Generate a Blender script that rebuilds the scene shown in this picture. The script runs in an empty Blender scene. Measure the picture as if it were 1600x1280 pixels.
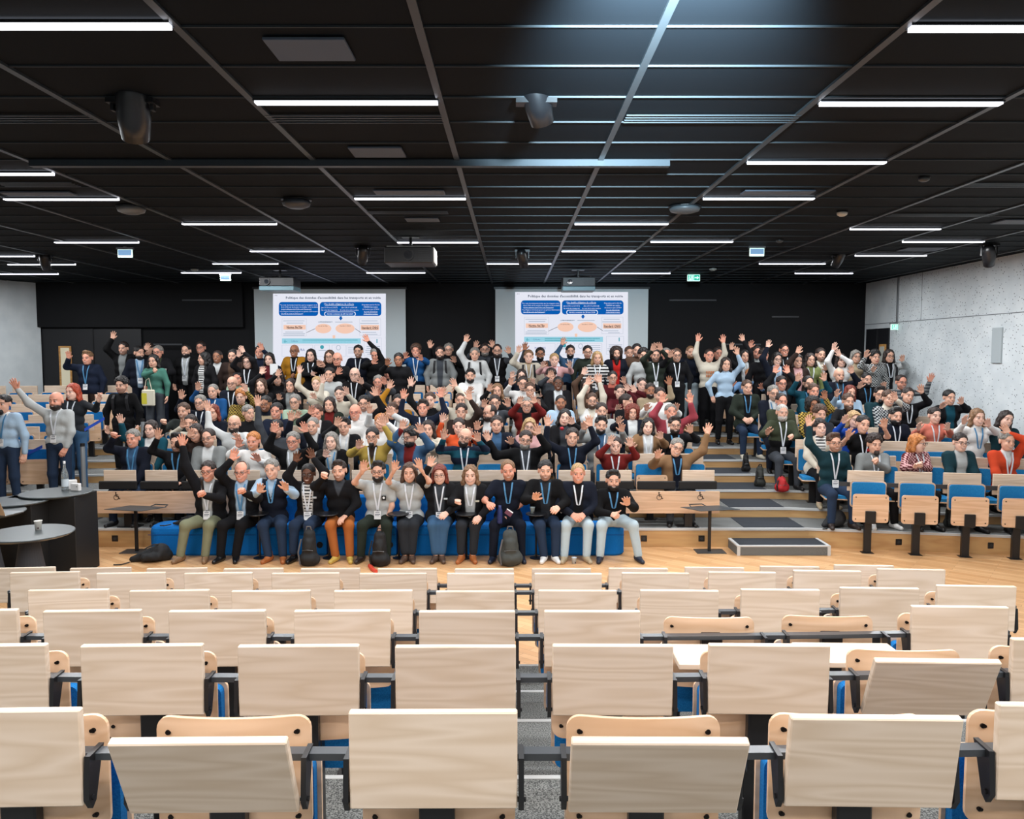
import bpy, math, random
import numpy as np
from mathutils import Vector, Matrix, Euler
random.seed(7); np.random.seed(7)
sc = bpy.context.scene
COL = sc.collection
# ---------------- camera ----------------
HC = 2.87; PITCH = math.radians(4.05); FPX = 1244.4; CEIL = HC + 1.61
cam_d = bpy.data.cameras.new('camera'); cam_d.lens = 28.0; cam_d.sensor_width = 36.0
cam_d.clip_start = 0.05; cam_d.clip_end = 100
cam = bpy.data.objects.new('camera', cam_d); COL.objects.link(cam)
cam.location = (0, 0, HC); cam.rotation_euler = (math.radians(90) - PITCH, 0, 0)
sc.camera = cam
# ---------------- world, exposure ----------------
w = bpy.data.worlds.new('world'); sc.world = w; w.use_nodes = True
w.node_tree.nodes['Background'].inputs[0].default_value = (0.75, 0.86, 1.0, 1)
w.node_tree.nodes['Background'].inputs[1].default_value = 0.12
sc.view_settings.view_transform = 'Standard'; sc.view_settings.look = 'None'
sc.view_settings.gamma = 1.0; sc.view_settings.exposure = 0.0
sc.view_settings.use_curve_mapping = False
sc.cycles.max_bounces = 5; sc.cycles.diffuse_bounces = 3; sc.cycles.glossy_bounces = 2
sc.cycles.use_denoising = True; sc.cycles.sample_clamp_indirect = 4.0

def ray(px, py):
    a = math.atan((py - 640) / FPX) + PITCH            # angle below the horizontal
    c = math.sqrt(FPX ** 2 + (py - 640) ** 2)
    return (px - 800) / c / math.cos(a), math.tan(a)
def at(px, py, D):
    """world point at horizontal distance D seen at a pixel"""
    sx, t = ray(px, py)
    return Vector((sx * D, D, HC - t * D))
def at_z(px, py, z):
    sx, t = ray(px, py); D = (HC - z) / t
    return Vector((sx * D, D, z))

def area(name, loc, sx, sy, power, color=(1, 1, 1), rot=(0, 0, 0)):
    l = bpy.data.lights.new(name, 'AREA'); l.shape = 'RECTANGLE'; l.size = sx; l.size_y = sy
    l.energy = power; l.color = color
    o = bpy.data.objects.new(name, l); COL.objects.link(o); o.location = loc; o.rotation_euler = rot
    return o
# ceiling strips: (left px, right px, y px, shown-whole)
STRIPS = [(-20, 268, 35), (397, 686, 156), (1420, 1710, 39), (1280, 1566, 158), (1167, 1385, 251), (-134, 84, 269), (6, 186, 309),
          (553, 729, 308), (1098, 1273, 308), (284, 433, 348), (897, 1045, 348), (1328, 1470, 356), (85, 217, 377), (620, 748, 377),
          (1016, 1146, 376), (1410, 1538, 376), (390, 507, 391), (877, 994, 391), (1336, 1448, 398), (-56, 54, 399), (12, 118, 412),
          (332, 435, 411), (760, 862, 411), (1186, 1290, 411), (-9, 91, 427), (283, 377, 425), (572, 665, 425), (955, 1048, 426), (1242, 1333, 426)]
LP = []
for (a_, b_, y_) in STRIPS:
    p = at_z(0.5 * (a_ + b_), y_, CEIL); q0 = at_z(a_, y_, CEIL); q1 = at_z(b_, y_, CEIL)
    LP.append((p.x, p.y, q1.x - q0.x))
for (x_, y_, L_) in LP:
    area('strip_lamp', (x_, y_, CEIL - 0.045), 1.16, 0.055, 50, (0.96, 0.98, 1.0))
# the same lamps over the part of the hall behind the camera
for y_ in (3.0, 1.0, -1.2):
    for x_ in (-5.0, -1.6, 1.8, 5.2):
        area('strip_lamp', (x_ + 0.6 * (y_ < 2), y_, CEIL - 0.05), 1.2, 0.3, 64, (1.0, 0.96, 0.92))
# added spot above the frame, imitating the bluish haze over the ceiling tiles
sp = bpy.data.lights.new('ceiling_haze_spot', 'SPOT'); sp.energy = 8500; sp.color = (0.62, 0.85, 1.0); sp.spot_size = math.radians(52); sp.spot_blend = 1.0; sp.shadow_soft_size = 0.1
so = bpy.data.objects.new('ceiling_haze_spot', sp); COL.objects.link(so); so.location = (0.6, 2.45, 4.05)
so.rotation_euler = (Vector((0.85, 4.6, 4.90)) - Vector(so.location)).to_track_quat('-Z', 'Y').to_euler()

# ---------------- colours and materials ----------------
def lin(c):
    if isinstance(c, str): c = CN[c]
    return tuple(((v / 255) / 12.92 if v / 255 <= 0.04045 else ((v / 255 + 0.055) / 1.055) ** 2.4) for v in c[:3])
CN = dict(black=(20, 20, 23), jet=(12, 12, 14), navy=(24, 32, 50), dnavy=(18, 23, 36), blue=(28, 78, 130), royal=(25, 70, 165), teal=(20, 72, 88), dteal=(22, 52, 60),
          green=(70, 118, 105), olive=(56, 62, 46), dgreen=(38, 45, 38), sage=(128, 130, 105), lgreen=(120, 130, 80), grey=(128, 132, 132), dgrey=(62, 66, 72),
          char=(40, 43, 48), lgrey=(178, 182, 182), pale=(205, 208, 208), white=(228, 228, 226), cream=(205, 198, 182), beige=(172, 155, 128), tan=(128, 98, 70),
          brown=(82, 62, 50), dbrown=(46, 34, 30), rust=(165, 96, 48), mustard=(176, 122, 35), yellow=(196, 165, 80), ochre=(170, 145, 70), orange=(222, 92, 50),
          red=(180, 36, 32), dred=(108, 30, 28), burg=(86, 28, 34), rose=(150, 62, 72), pink=(205, 160, 160), coral=(205, 118, 100), lblue=(165, 190, 212), sky=(120, 160, 205),
          denim=(60, 92, 125), jeans=(38, 52, 74), ljeans=(120, 155, 180), wjeans=(178, 196, 205), bgreen=(150, 170, 150), org2=(200, 70, 40), lilac=(150, 135, 160),
          hblack=(24, 20, 20), hdark=(44, 32, 28), hbrown=(78, 54, 40), hlight=(128, 95, 66), hblond=(180, 146, 100), hgrey=(130, 126, 120), hwhite=(190, 186, 180), hred=(170, 62, 32), hginger=(190, 120, 62), hauburn=(118, 48, 32),
          steel=(150, 152, 155))
MATS = {}
def mat(name, col=(128, 128, 128), rough=0.6, metal=0.0, spec=0.5, emit=None, estr=1.0):
    if name in MATS: return MATS[name]
    m = bpy.data.materials.new(name); m.use_nodes = True
    b = m.node_tree.nodes['Principled BSDF']
    b.inputs['Base Color'].default_value = (*lin(col), 1); b.inputs['Roughness'].default_value = rough
    b.inputs['Metallic'].default_value = metal; b.inputs['Specular IOR Level'].default_value = spec
    if emit is not None:
        b.inputs['Emission Color'].default_value = (*lin(emit), 1); b.inputs['Emission Strength'].default_value = estr
    MATS[name] = m; return m
def nd(m, t, **kw):
    n = m.node_tree.nodes.new(t)
    for k, v in kw.items(): setattr(n, k, v)
    return n
def noise_mat(name, c1, c2, scale=200, rough=0.9, detail=2, lo=0.35, hi=0.65, stretch=(1, 1, 1), coord='Object', spec=0.3, bump=0.0):
    m = mat(name, c1, rough, spec=spec); nt = m.node_tree; b = nt.nodes['Principled BSDF']
    tc = nd(m, 'ShaderNodeTexCoord'); mp = nd(m, 'ShaderNodeMapping'); mp.inputs['Scale'].default_value = stretch
    n = nd(m, 'ShaderNodeTexNoise'); n.inputs['Scale'].default_value = scale; n.inputs['Detail'].default_value = detail
    r = nd(m, 'ShaderNodeValToRGB'); r.color_ramp.elements[0].position = lo; r.color_ramp.elements[1].position = hi
    r.color_ramp.elements[0].color = (*lin(c1), 1); r.color_ramp.elements[1].color = (*lin(c2), 1)
    nt.links.new(tc.outputs[coord], mp.inputs[0]); nt.links.new(mp.outputs[0], n.inputs['Vector']); nt.links.new(n.outputs[0], r.inputs[0]); nt.links.new(r.outputs[0], b.inputs['Base Color'])
    if bump:
        bp = nd(m, 'ShaderNodeBump'); bp.inputs['Strength'].default_value = bump; bp.inputs['Distance'].default_value = 0.01
        nt.links.new(n.outputs[0], bp.inputs['Height']); nt.links.new(bp.outputs[0], b.inputs['Normal'])
    return m
def attr_mat(name, rough, spec=0.3, sheen=0.0, weave=0.0):
    m = mat(name, (128, 128, 128), rough, spec=spec); nt = m.node_tree; b = nt.nodes['Principled BSDF']
    a = nd(m, 'ShaderNodeAttribute', attribute_name='col'); nt.links.new(a.outputs['Color'], b.inputs['Base Color'])
    if weave:
        n = nd(m, 'ShaderNodeTexNoise'); n.inputs['Scale'].default_value = 9; n.inputs['Detail'].default_value = 3
        tc = nd(m, 'ShaderNodeTexCoord'); nt.links.new(tc.outputs['Object'], n.inputs['Vector'])
        bp = nd(m, 'ShaderNodeBump'); bp.inputs['Strength'].default_value = weave; bp.inputs['Distance'].default_value = 0.06
        nt.links.new(n.outputs[0], bp.inputs['Height']); nt.links.new(bp.outputs[0], b.inputs['Normal'])
    return m
def wood(name, c1, c2, rough=0.45, ring=9.0, axis='X', rand=0.5, plank=None):
    m = mat(name, c1, rough); nt = m.node_tree; b = nt.nodes['Principled BSDF']; L = nt.links.new
    tc = nd(m, 'ShaderNodeTexCoord'); oi = nd(m, 'ShaderNodeObjectInfo')
    mp = nd(m, 'ShaderNodeMapping'); mp.inputs['Scale'].default_value = (0.9, 11, 11) if axis == 'X' else (8, 8, 1.2)
    add = nd(m, 'ShaderNodeVectorMath', operation='ADD'); mul = nd(m, 'ShaderNodeVectorMath', operation='SCALE'); mul.inputs['Scale'].default_value = 17.0
    cmb = nd(m, 'ShaderNodeCombineXYZ')
    for k in range(3): L(oi.outputs['Random'], cmb.inputs[k])
    L(cmb.outputs[0], mul.inputs[0]); L(tc.outputs['Object'], add.inputs[0]); L(mul.outputs[0], add.inputs[1]); L(add.outputs[0], mp.inputs[0])
    n = nd(m, 'ShaderNodeTexNoise'); n.inputs['Scale'].default_value = 0.9; n.inputs['Detail'].default_value = 1.5
    L(mp.outputs[0], n.inputs['Vector'])
    mm = nd(m, 'ShaderNodeMath', operation='MULTIPLY'); mm.inputs[1].default_value = ring; L(n.outputs[0], mm.inputs[0])
    fr = nd(m, 'ShaderNodeMath', operation='PINGPONG'); fr.inputs[1].default_value = 1.0; L(mm.outputs[0], fr.inputs[0])
    r = nd(m, 'ShaderNodeValToRGB'); r.color_ramp.elements[0].color = (*lin(c1), 1); r.color_ramp.elements[1].color = (*lin(c2), 1)
    r.color_ramp.elements[0].position = 0.1; r.color_ramp.elements[1].position = 0.95
    L(fr.outputs[0], r.inputs[0])
    hs = nd(m, 'ShaderNodeHueSaturation'); mr = nd(m, 'ShaderNodeMapRange'); mr.inputs[3].default_value = 1 - 0.16 * rand; mr.inputs[4].default_value = 1 + 0.1 * rand
    L(oi.outputs['Random'], mr.inputs[0]); L(mr.outputs[0], hs.inputs['Value']); L(r.outputs[0], hs.inputs['Color']); L(hs.outputs[0], b.inputs['Base Color'])
    return m
M_TAB = wood('beech_tablet', (226, 207, 188), (213, 191, 168), 0.42, ring=15)
M_EDGE = mat('beech_edge', (240, 222, 208), 0.45)
M_SHELL = wood('beech_shell', (234, 198, 166), (220, 180, 144), 0.4)
M_PANEL = wood('beech_panel', (226, 190, 158), (212, 174, 142), 0.45, rand=0.1)
M_BLACK = mat('black_metal', (22, 22, 25), 0.38, 0.0, 0.5)
M_BEAM = mat('black_beam', (58, 62, 67), 0.3, 0.0, 0.6)
M_BLUE = noise_mat('blue_wool', (10, 96, 160), (24, 118, 184), 160, 0.95)
M_BLUEL = noise_mat('light_blue_wool', (22, 112, 172), (44, 138, 196), 160, 0.95)
M_SOFA = noise_mat('sofa_wool', (0, 96, 172), (8, 112, 190), 120, 0.95)
M_BOLT = mat('dark_bolt', (30, 24, 24), 0.4, 0.6)
M_CARPET = noise_mat('grey_carpet', (70, 72, 72), (138, 140, 138), 150, 1.0, 1, 0.4, 0.6, coord='Object')
M_CARPD = noise_mat('dark_carpet', (44, 48, 54), (58, 62, 68), 150, 1.0, 1)
M_NOSE = mat('nosing_metal', (200, 202, 202), 0.45, 0.0)
M_SKIN = attr_mat('skin', 0.5, 0.35)
M_CLOTH = attr_mat('cloth', 0.9, 0.2, weave=0.16)
M_WHITE = mat('white_paper', (232, 234, 236), 0.6)
M_CEIL = mat('ceiling_tile', (16, 20, 24), 0.7, 0.0, 0.08)
M_RAIL = mat('ceiling_rail', (66, 72, 76), 0.35, 0.35, 0.5)

# ---------------- mesh helpers ----------------
def new_mesh(name, V, F, mats, mi=None, smooth=False, col=None):
    V = np.asarray(V, dtype=np.float32).reshape(-1, 3)
    me = bpy.data.meshes.new(name)
    if isinstance(F, np.ndarray) and F.ndim == 2:
        nf, n = F.shape
        me.vertices.add(len(V)); me.vertices.foreach_set('co', V.ravel())
        me.loops.add(nf * n); me.loops.foreach_set('vertex_index', F.astype(np.int32).ravel())
        me.polygons.add(nf); me.polygons.foreach_set('loop_start', np.arange(0, nf * n, n, dtype=np.int32))
        me.update(calc_edges=True)
    else:
        me.from_pydata([tuple(map(float, v)) for v in V], [], [tuple(int(i) for i in f) for f in F]); me.update()
    for m in (mats if isinstance(mats, (list, tuple)) else [mats]): me.materials.append(m)
    if mi is not None: me.polygons.foreach_set('material_index', np.asarray(mi, dtype=np.int32))
    if smooth: me.polygons.foreach_set('use_smooth', np.ones(len(me.polygons), dtype=bool))
    if col is not None:
        a = me.attributes.new('col', 'FLOAT_COLOR', 'POINT')
        c = np.ones((len(V), 4), dtype=np.float32); c[:, :3] = col; a.data.foreach_set('color', c.ravel())
    me.update()
    return me
def link(name, data, parent=None, loc=None, rot=None):
    o = bpy.data.objects.new(name, data); COL.objects.link(o)
    if parent is not None: o.parent = parent
    if loc is not None: o.location = loc
    if rot is not None: o.rotation_euler = rot
    return o
def tag(o, label=None, cat=None, group=None, kind=None):
    if label: o['label'] = label
    if cat: o['category'] = cat
    if group: o['group'] = group
    if kind: o['kind'] = kind
    return o
def thing(name, label, cat, loc=(0, 0, 0), rot=(0, 0, 0), group=None):
    return tag(link(name, None, None, loc, rot), label, cat, group)
class MB:
    def __init__(s): s.V = []; s.F = []; s.mi = []
    def add(s, V, F, mi=0):
        n = len(s.V); s.V += [tuple(v) for v in V]; s.F += [tuple(i + n for i in f) for f in F]; s.mi += [mi] * len(F); return s
    def box(s, x0, x1, y0, y1, z0, z1, mi=0, M=None):
        V = [(x, y, z) for z in (z0, z1) for y in (y0, y1) for x in (x0, x1)]
        if M is not None: V = [tuple(M @ Vector(v)) for v in V]
        return s.add(V, [(0, 2, 3, 1), (4, 5, 7, 6), (0, 1, 5, 4), (2, 6, 7, 3), (0, 4, 6, 2), (1, 3, 7, 5)], mi)
    def bbox(s, x0, x1, y0, y1, z0, z1, b=0.004, mi=0, M=None):
        """box with chamfered edges along all sides"""
        V = []; cs = []
        for z in (0, 1):
            for y in (0, 1):
                for x in (0, 1):
                    X = (x0, x1)[x]; Y = (y0, y1)[y]; Z = (z0, z1)[z]; dx = b * (1 - 2 * x); dy = b * (1 - 2 * y); dz = b * (1 - 2 * z)
                    V += [(X, Y + dy, Z + dz), (X + dx, Y, Z + dz), (X + dx, Y + dy, Z)]
        i = lambda x, y, z, k: (z * 4 + y * 2 + x) * 3 + k
        F = []
        for x in (0, 1): F.append([i(x, 0, 0, 0), i(x, 1, 0, 0), i(x, 1, 1, 0), i(x, 0, 1, 0)][::1 if x else -1])
        for y in (0, 1): F.append([i(0, y, 0, 1), i(1, y, 0, 1), i(1, y, 1, 1), i(0, y, 1, 1)][::-1 if y else 1])
        for z in (0, 1): F.append([i(0, 0, z, 2), i(1, 0, z, 2), i(1, 1, z, 2), i(0, 1, z, 2)][::1 if z else -1])
        for y in (0, 1):
            for z in (0, 1): F.append([i(0, y, z, 1), i(1, y, z, 1), i(1, y, z, 2), i(0, y, z, 2)])
        for x in (0, 1):
            for z in (0, 1): F.append([i(x, 0, z, 0), i(x, 1, z, 0), i(x, 1, z, 2), i(x, 0, z, 2)])
        for x in (0, 1):
            for y in (0, 1): F.append([i(x, y, 0, 0), i(x, y, 1, 0), i(x, y, 1, 1), i(x, y, 0, 1)])
        for x in (0, 1):
            for y in (0, 1):
                for z in (0, 1): F.append([i(x, y, z, 0), i(x, y, z, 1), i(x, y, z, 2)])
        if M is not None: V = [tuple(M @ Vector(v)) for v in V]
        return s.add(V, F, mi)
    def cyl(s, p0, p1, r0, r1=None, n=16, mi=0, caps=True):
        r1 = r0 if r1 is None else r1; p0 = Vector(p0); p1 = Vector(p1); d = (p1 - p0).normalized()
        a = d.orthogonal().normalized(); b = d.cross(a)
        V = [p0 + (a * math.cos(2 * math.pi * k / n) + b * math.sin(2 * math.pi * k / n)) * r0 for k in range(n)] + \
            [p1 + (a * math.cos(2 * math.pi * k / n) + b * math.sin(2 * math.pi * k / n)) * r1 for k in range(n)]
        F = [(k, (k + 1) % n, n + (k + 1) % n, n + k) for k in range(n)]
        if caps: F += [tuple(range(n))[::-1], tuple(range(n, 2 * n))]
        return s.add(V, F, mi)
    def tube(s, pts, r, n=8, mi=0):
        pts = [Vector(p) for p in pts]
        for a, b in zip(pts[:-1], pts[1:]): s.cyl(a, b, r, r, n, mi)
        return s
    def lathe(s, prof, n=28, mi=0, c=(0, 0, 0)):
        V = [(c[0] + r * math.cos(2 * math.pi * k / n), c[1] + r * math.sin(2 * math.pi * k / n), c[2] + z) for r, z in prof for k in range(n)]
        F = [(j * n + k, j * n + (k + 1) % n, (j + 1) * n + (k + 1) % n, (j + 1) * n + k) for j in range(len(prof) - 1) for k in range(n)]
        return s.add(V, F, mi)
    def rslab(s, x0, x1, z0, z1, y, t, r=0.04, bow=0.0, n=5, mi=0, nx=10, flare=0.0):
        """rounded-corner slab standing in XZ with thickness t along y, bowed in plan by bow"""
        X = [x0 + r * (1 - math.cos(math.pi / 2 * k / n)) for k in range(n + 1)]
        X += [x0 + r + (x1 - x0 - 2 * r) * k / nx for k in range(1, nx)] + [x0 + x1 - v for v in X[::-1]]
        hw = (x1 - x0) / 2; cx = (x0 + x1) / 2; V = []
        for x in X:
            e = max(r - (x - x0), r - (x1 - x), 0); dz = r - math.sqrt(max(r * r - e * e, 0)); u = y + bow * ((x - cx) / hw) ** 2
            V += [(x, u, z0 + dz), (x, u, z1 - dz), (x, u + t, z1 - dz), (x, u + t, z0 + dz)]
        F = [(4 * k + j, 4 * k + (j + 1) % 4, 4 * k + 4 + (j + 1) % 4, 4 * k + 4 + j) for k in range(len(X) - 1) for j in range(4)]
        s.add(V, F + [(0, 3, 2, 1), tuple(4 * len(X) - 4 + q for q in range(4))], mi); return s
    def mesh(s, name, mats, smooth=False):
        me = new_mesh(name, s.V, s.F, mats, s.mi)
        if smooth: me.polygons.foreach_set('use_smooth', np.ones(len(me.polygons), dtype=bool))
        return me
    def obj(s, name, mats, parent=None, smooth=False, **kw): return link(name, s.mesh(name, mats, smooth), parent, **kw)
def struct(name, mb, mats): return tag(mb.obj(name, mats), kind='structure')

# ---------------- implicit surfaces ----------------
def surfnet(F, o, h):
    S = F < 0
    A = np.zeros(tuple(d - 1 for d in F.shape), dtype=np.int8)
    sl = lambda i, n: slice(i, n - 1 + i)
    nx, ny, nz = F.shape
    C = [(i, j, k) for i in (0, 1) for j in (0, 1) for k in (0, 1)]
    for (i, j, k) in C: A += S[sl(i, nx), sl(j, ny), sl(k, nz)]
    act = (A > 0) & (A < 8); I = np.argwhere(act)
    idx = -np.ones(A.shape, dtype=np.int64); idx[act] = np.arange(len(I))
    P = np.zeros((len(I), 3)); cnt = np.zeros(len(I))
    for (i, j, k) in C:
        fa = F[I[:, 0] + i, I[:, 1] + j, I[:, 2] + k]
        for ax in range(3):
            c2 = [i, j, k]
            if c2[ax] == 1: continue
            c2[ax] = 1
            fb = F[I[:, 0] + c2[0], I[:, 1] + c2[1], I[:, 2] + c2[2]]
            m = (fa < 0) != (fb < 0)
            t = np.where(m, fa / np.where(m, fa - fb, 1), 0)
            p = np.tile(np.array([i, j, k], float), (len(I), 1)); p[:, ax] += t
            P += p * m[:, None]; cnt += m
    V = (I + P / cnt[:, None]) * h + np.array(o)
    Q = []
    for ax in range(3):
        a = [slice(None)] * 3; b = [slice(None)] * 3; a[ax] = slice(0, -1); b[ax] = slice(1, None)
        d = S[tuple(a)] != S[tuple(b)]; u, v = [(1, 2), (2, 0), (0, 1)][ax]
        E = np.argwhere(d); E = E[(E[:, u] > 0) & (E[:, v] > 0) & (E[:, u] < F.shape[u] - 1) & (E[:, v] < F.shape[v] - 1)]
        s = S[E[:, 0], E[:, 1], E[:, 2]]
        def c(du, dv):
            e = E.copy(); e[:, u] += du; e[:, v] += dv; return idx[e[:, 0], e[:, 1], e[:, 2]]
        q = np.stack([c(-1, -1), c(0, -1), c(0, 0), c(-1, 0)], 1)
        q[~s] = q[~s][:, ::-1]; Q.append(q)
    return V, np.concatenate(Q)
def sdf(prims, h, k=0.03, pad=0.03, post=None, box=None):
    """prims: ('c',a,b,ra,rb) round cones, ('e',c,r) ellipsoids"""
    lo = []; hi = []
    for p in prims:
        if p[0] == 'c':
            a = np.array(p[1], float); b = np.array(p[2], float); r = max(p[3], p[4]); lo.append(np.minimum(a, b) - r); hi.append(np.maximum(a, b) + r)
        else: lo.append(np.array(p[1], float) - np.array(p[2])); hi.append(np.array(p[1], float) + np.array(p[2]))
    o = np.min(lo, 0) - pad; top = np.max(hi, 0) + pad
    n = np.ceil((top - o) / h).astype(int) + 1
    F = np.full(n, 0.08, dtype=np.float32)
    ax = [o[d] + np.arange(n[d]) * h for d in range(3)]
    for p, l, u in zip(prims, lo, hi):
        m = k + 0.02
        i0 = np.maximum(((l - m - o) / h).astype(int), 0); i1 = np.minimum(((u + m - o) / h).astype(int) + 2, n)
        X = ax[0][i0[0]:i1[0], None, None]; Y = ax[1][None, i0[1]:i1[1], None]; Z = ax[2][None, None, i0[2]:i1[2]]
        if p[0] == 'c':
            a = np.array(p[1], float); b = np.array(p[2], float); d = b - a; L2 = max(float(d @ d), 1e-9)
            t = np.clip(((X - a[0]) * d[0] + (Y - a[1]) * d[1] + (Z - a[2]) * d[2]) / L2, 0, 1)
            D = np.sqrt((X - a[0] - t * d[0]) ** 2 + (Y - a[1] - t * d[1]) ** 2 + (Z - a[2] - t * d[2]) ** 2) - (p[3] + t * (p[4] - p[3]))
        else:
            c = p[1]; r = p[2]
            q = np.sqrt(((X - c[0]) / r[0]) ** 2 + ((Y - c[1]) / r[1]) ** 2 + ((Z - c[2]) / r[2]) ** 2); D = (q - 1) * min(r)
        G = F[i0[0]:i1[0], i0[1]:i1[1], i0[2]:i1[2]]
        H = np.maximum(k - np.abs(G - D), 0) / k
        F[i0[0]:i1[0], i0[1]:i1[1], i0[2]:i1[2]] = np.minimum(G, D) - H * H * k * 0.25
    if post is not None: F = post(F, ax[0][:, None, None], ax[1][None, :, None], ax[2][None, None, :])
    F[0] = F[-1] = 0.05; F[:, 0] = F[:, -1] = 0.05; F[:, :, 0] = F[:, :, -1] = 0.05
    return surfnet(F, o, h)
def ell(X, Y, Z, c, r): return (np.sqrt(((X - c[0]) / r[0]) ** 2 + ((Y - c[1]) / r[1]) ** 2 + ((Z - c[2]) / r[2]) ** 2) - 1) * min(r)
def dist_seg(P, a, b):
    a = np.array(a, float); b = np.array(b, float); d = b - a
    t = np.clip(((P - a) @ d) / max(d @ d, 1e-9), 0, 1); return np.linalg.norm(P - a - t[:, None] * d, axis=1)
# ---------------- people: templates ----------------
def head_post(F, X, Y, Z):
    for sx in (-1, 1):
        F = np.maximum(F, -ell(X, Y, Z, (sx * 0.033, -0.108, 0.012), (0.017, 0.012, 0.009)))
    for sx in (-1, 1):   # eyeballs
        F = np.minimum(F, np.sqrt((X - sx * 0.032) ** 2 + (Y + 0.084) ** 2 + (Z - 0.011) ** 2) - 0.0125)
    F = np.minimum(F, np.sqrt(((X) / 1.0) ** 2 + ((Y + 0.102) / 1.0) ** 2 + ((Z + 0.020) / 1.0) ** 2) - 0.0095)
    return F
HEAD = sdf([('e', (0, 0.008, 0.038), (0.078, 0.096, 0.084)), ('e', (0, -0.022, -0.035), (0.066, 0.073, 0.078)), ('e', (0, -0.045, -0.082), (0.042, 0.045, 0.030)),
            ('c', (0, -0.088, 0.02), (0, -0.106, -0.018), 0.008, 0.010), ('c', (-0.034, -0.082, 0.03), (0.034, -0.082, 0.03), 0.010, 0.010),
            ('e', (-0.08, 0.012, 0.0), (0.010, 0.020, 0.032)), ('e', (0.08, 0.012, 0.0), (0.010, 0.020, 0.032)),
            ('c', (-0.017, -0.088, -0.052), (0.017, -0.088, -0.052), 0.009, 0.009), ('c', (-0.038, -0.07, -0.022), (-0.032, -0.075, -0.03), 0.016, 0.014), ('c', (0.038, -0.07, -0.022), (0.032, -0.075, -0.03), 0.016, 0.014)],
           0.0053, 0.014, 0.02, head_post)
def head_colors(V):
    """soft weights for brow, eye white, iris, lip, teeth, beard shadow"""
    x, y, z = np.abs(V[:, 0]), V[:, 1], V[:, 2]; f = (y < -0.05) * 1.0
    m = lambda d, k=1.6: f * np.clip((1 - d) * k + 0.35, 0, 1)
    brow = m(np.maximum(np.abs(x - 0.032) / 0.021, np.abs(z - 0.035 + 0.12 * np.abs(x - 0.03)) / 0.0055))
    eye = m(np.sqrt(((x - 0.032) / 0.0155) ** 2 + ((z - 0.011) / 0.0075) ** 2), 2.5); iris = m(np.sqrt(((x - 0.032) / 0.0075) ** 2 + ((z - 0.0115) / 0.0075) ** 2), 1.8)
    lid = m(np.maximum(np.abs(x - 0.032) / 0.017, np.abs(z - 0.0195) / 0.0035)) * 0.7; iris = np.maximum(iris, lid)
    zc = -0.058 + 8.0 * x ** 2
    lip = m(np.sqrt((x / 0.033) ** 2 + ((z - zc) / 0.0105) ** 2), 2.0); teeth = m(np.sqrt((x / 0.025) ** 2 + ((z - zc - 0.0005) / 0.0055) ** 2), 2.0)
    stub = np.clip(((-z - 0.028) / 0.02), 0, 1) * (y < 0.02) * (z > -0.13) + f * ((x < 0.03) & (z > -0.045) & (z < -0.031))
    return brow, eye, iris, lip, teeth, np.clip(stub, 0, 1)
HW = head_colors(HEAD[0])
def fingers(kind):
    pr = []; k4 = [(-0.031, 0.086), (-0.0105, 0.092), (0.0105, 0.089), (0.030, 0.080)]; ln = [0.070, 0.080, 0.075, 0.058]
    for (kx, kz) in k4: pr.append(('c', (kx * 0.55, 0, 0.005), (kx, 0.002, kz - 0.012), 0.0165, 0.0125))
    pr.append(('c', (0, 0, -0.03), (0, 0, 0.02), 0.024, 0.024))
    for i, ((kx, kz), l) in enumerate(zip(k4, ln)):
        sp = (-0.24, -0.08, 0.07, 0.24)[i] * (1 if kind == 'open' else 0.3)
        c = {'open': (0.06, 0.16, 0.22), 'relax': (0.35, 0.8, 1.1), 'fist': (1.35, 2.7, 3.7), 'thumb': (1.35, 2.7, 3.7)}[kind]
        p = np.array([kx, 0.002, kz - 0.008])
        for j, (ang, fl) in enumerate(zip(c, (0.46, 0.31, 0.25))):
            d = np.array([math.sin(sp) * math.cos(ang), -math.sin(ang), math.cos(ang) * math.cos(sp)]); q = p + d * l * fl
            pr.append(('c', p, q, 0.0098 - 0.0007 * j, 0.0092 - 0.0007 * j)); p = q
    if kind == 'open': t = [(-0.018, -0.004, 0.018), (-0.048, -0.012, 0.045), (-0.066, -0.016, 0.068), (-0.078, -0.018, 0.088)]
    elif kind == 'relax': t = [(-0.018, -0.004, 0.018), (-0.042, -0.022, 0.045), (-0.048, -0.036, 0.068), (-0.045, -0.045, 0.088)]
    elif kind == 'fist': t = [(-0.018, -0.006, 0.018), (-0.042, -0.03, 0.045), (-0.030, -0.05, 0.065), (-0.008, -0.052, 0.07)]
    else: t = [(-0.018, -0.006, 0.018), (-0.045, -0.016, 0.04), (-0.062, -0.02, 0.06), (-0.09, -0.02, 0.075)]
    for j in range(3): pr.append(('c', t[j], t[j + 1], 0.0145 - 0.0022 * j, 0.0122 - 0.002 * j))
    return sdf(pr, 0.0062, 0.009, 0.02)
HANDS = {k: fingers(k) for k in ('open', 'relax', 'fist', 'thumb')}
def lump(amp, fq, seed):
    r = np.random.RandomState(seed); ph = r.rand(6) * 6
    return lambda X, Y, Z: amp * (np.sin(X * fq + ph[0]) * np.sin(Y * fq * 1.1 + ph[1]) * np.sin(Z * fq * 0.9 + ph[2]) + 0.6 * np.sin(X * fq * 1.9 + ph[3]) * np.sin(Y * fq * 2.1 + ph[4]) * np.sin(Z * fq * 1.8 + ph[5]))
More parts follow.
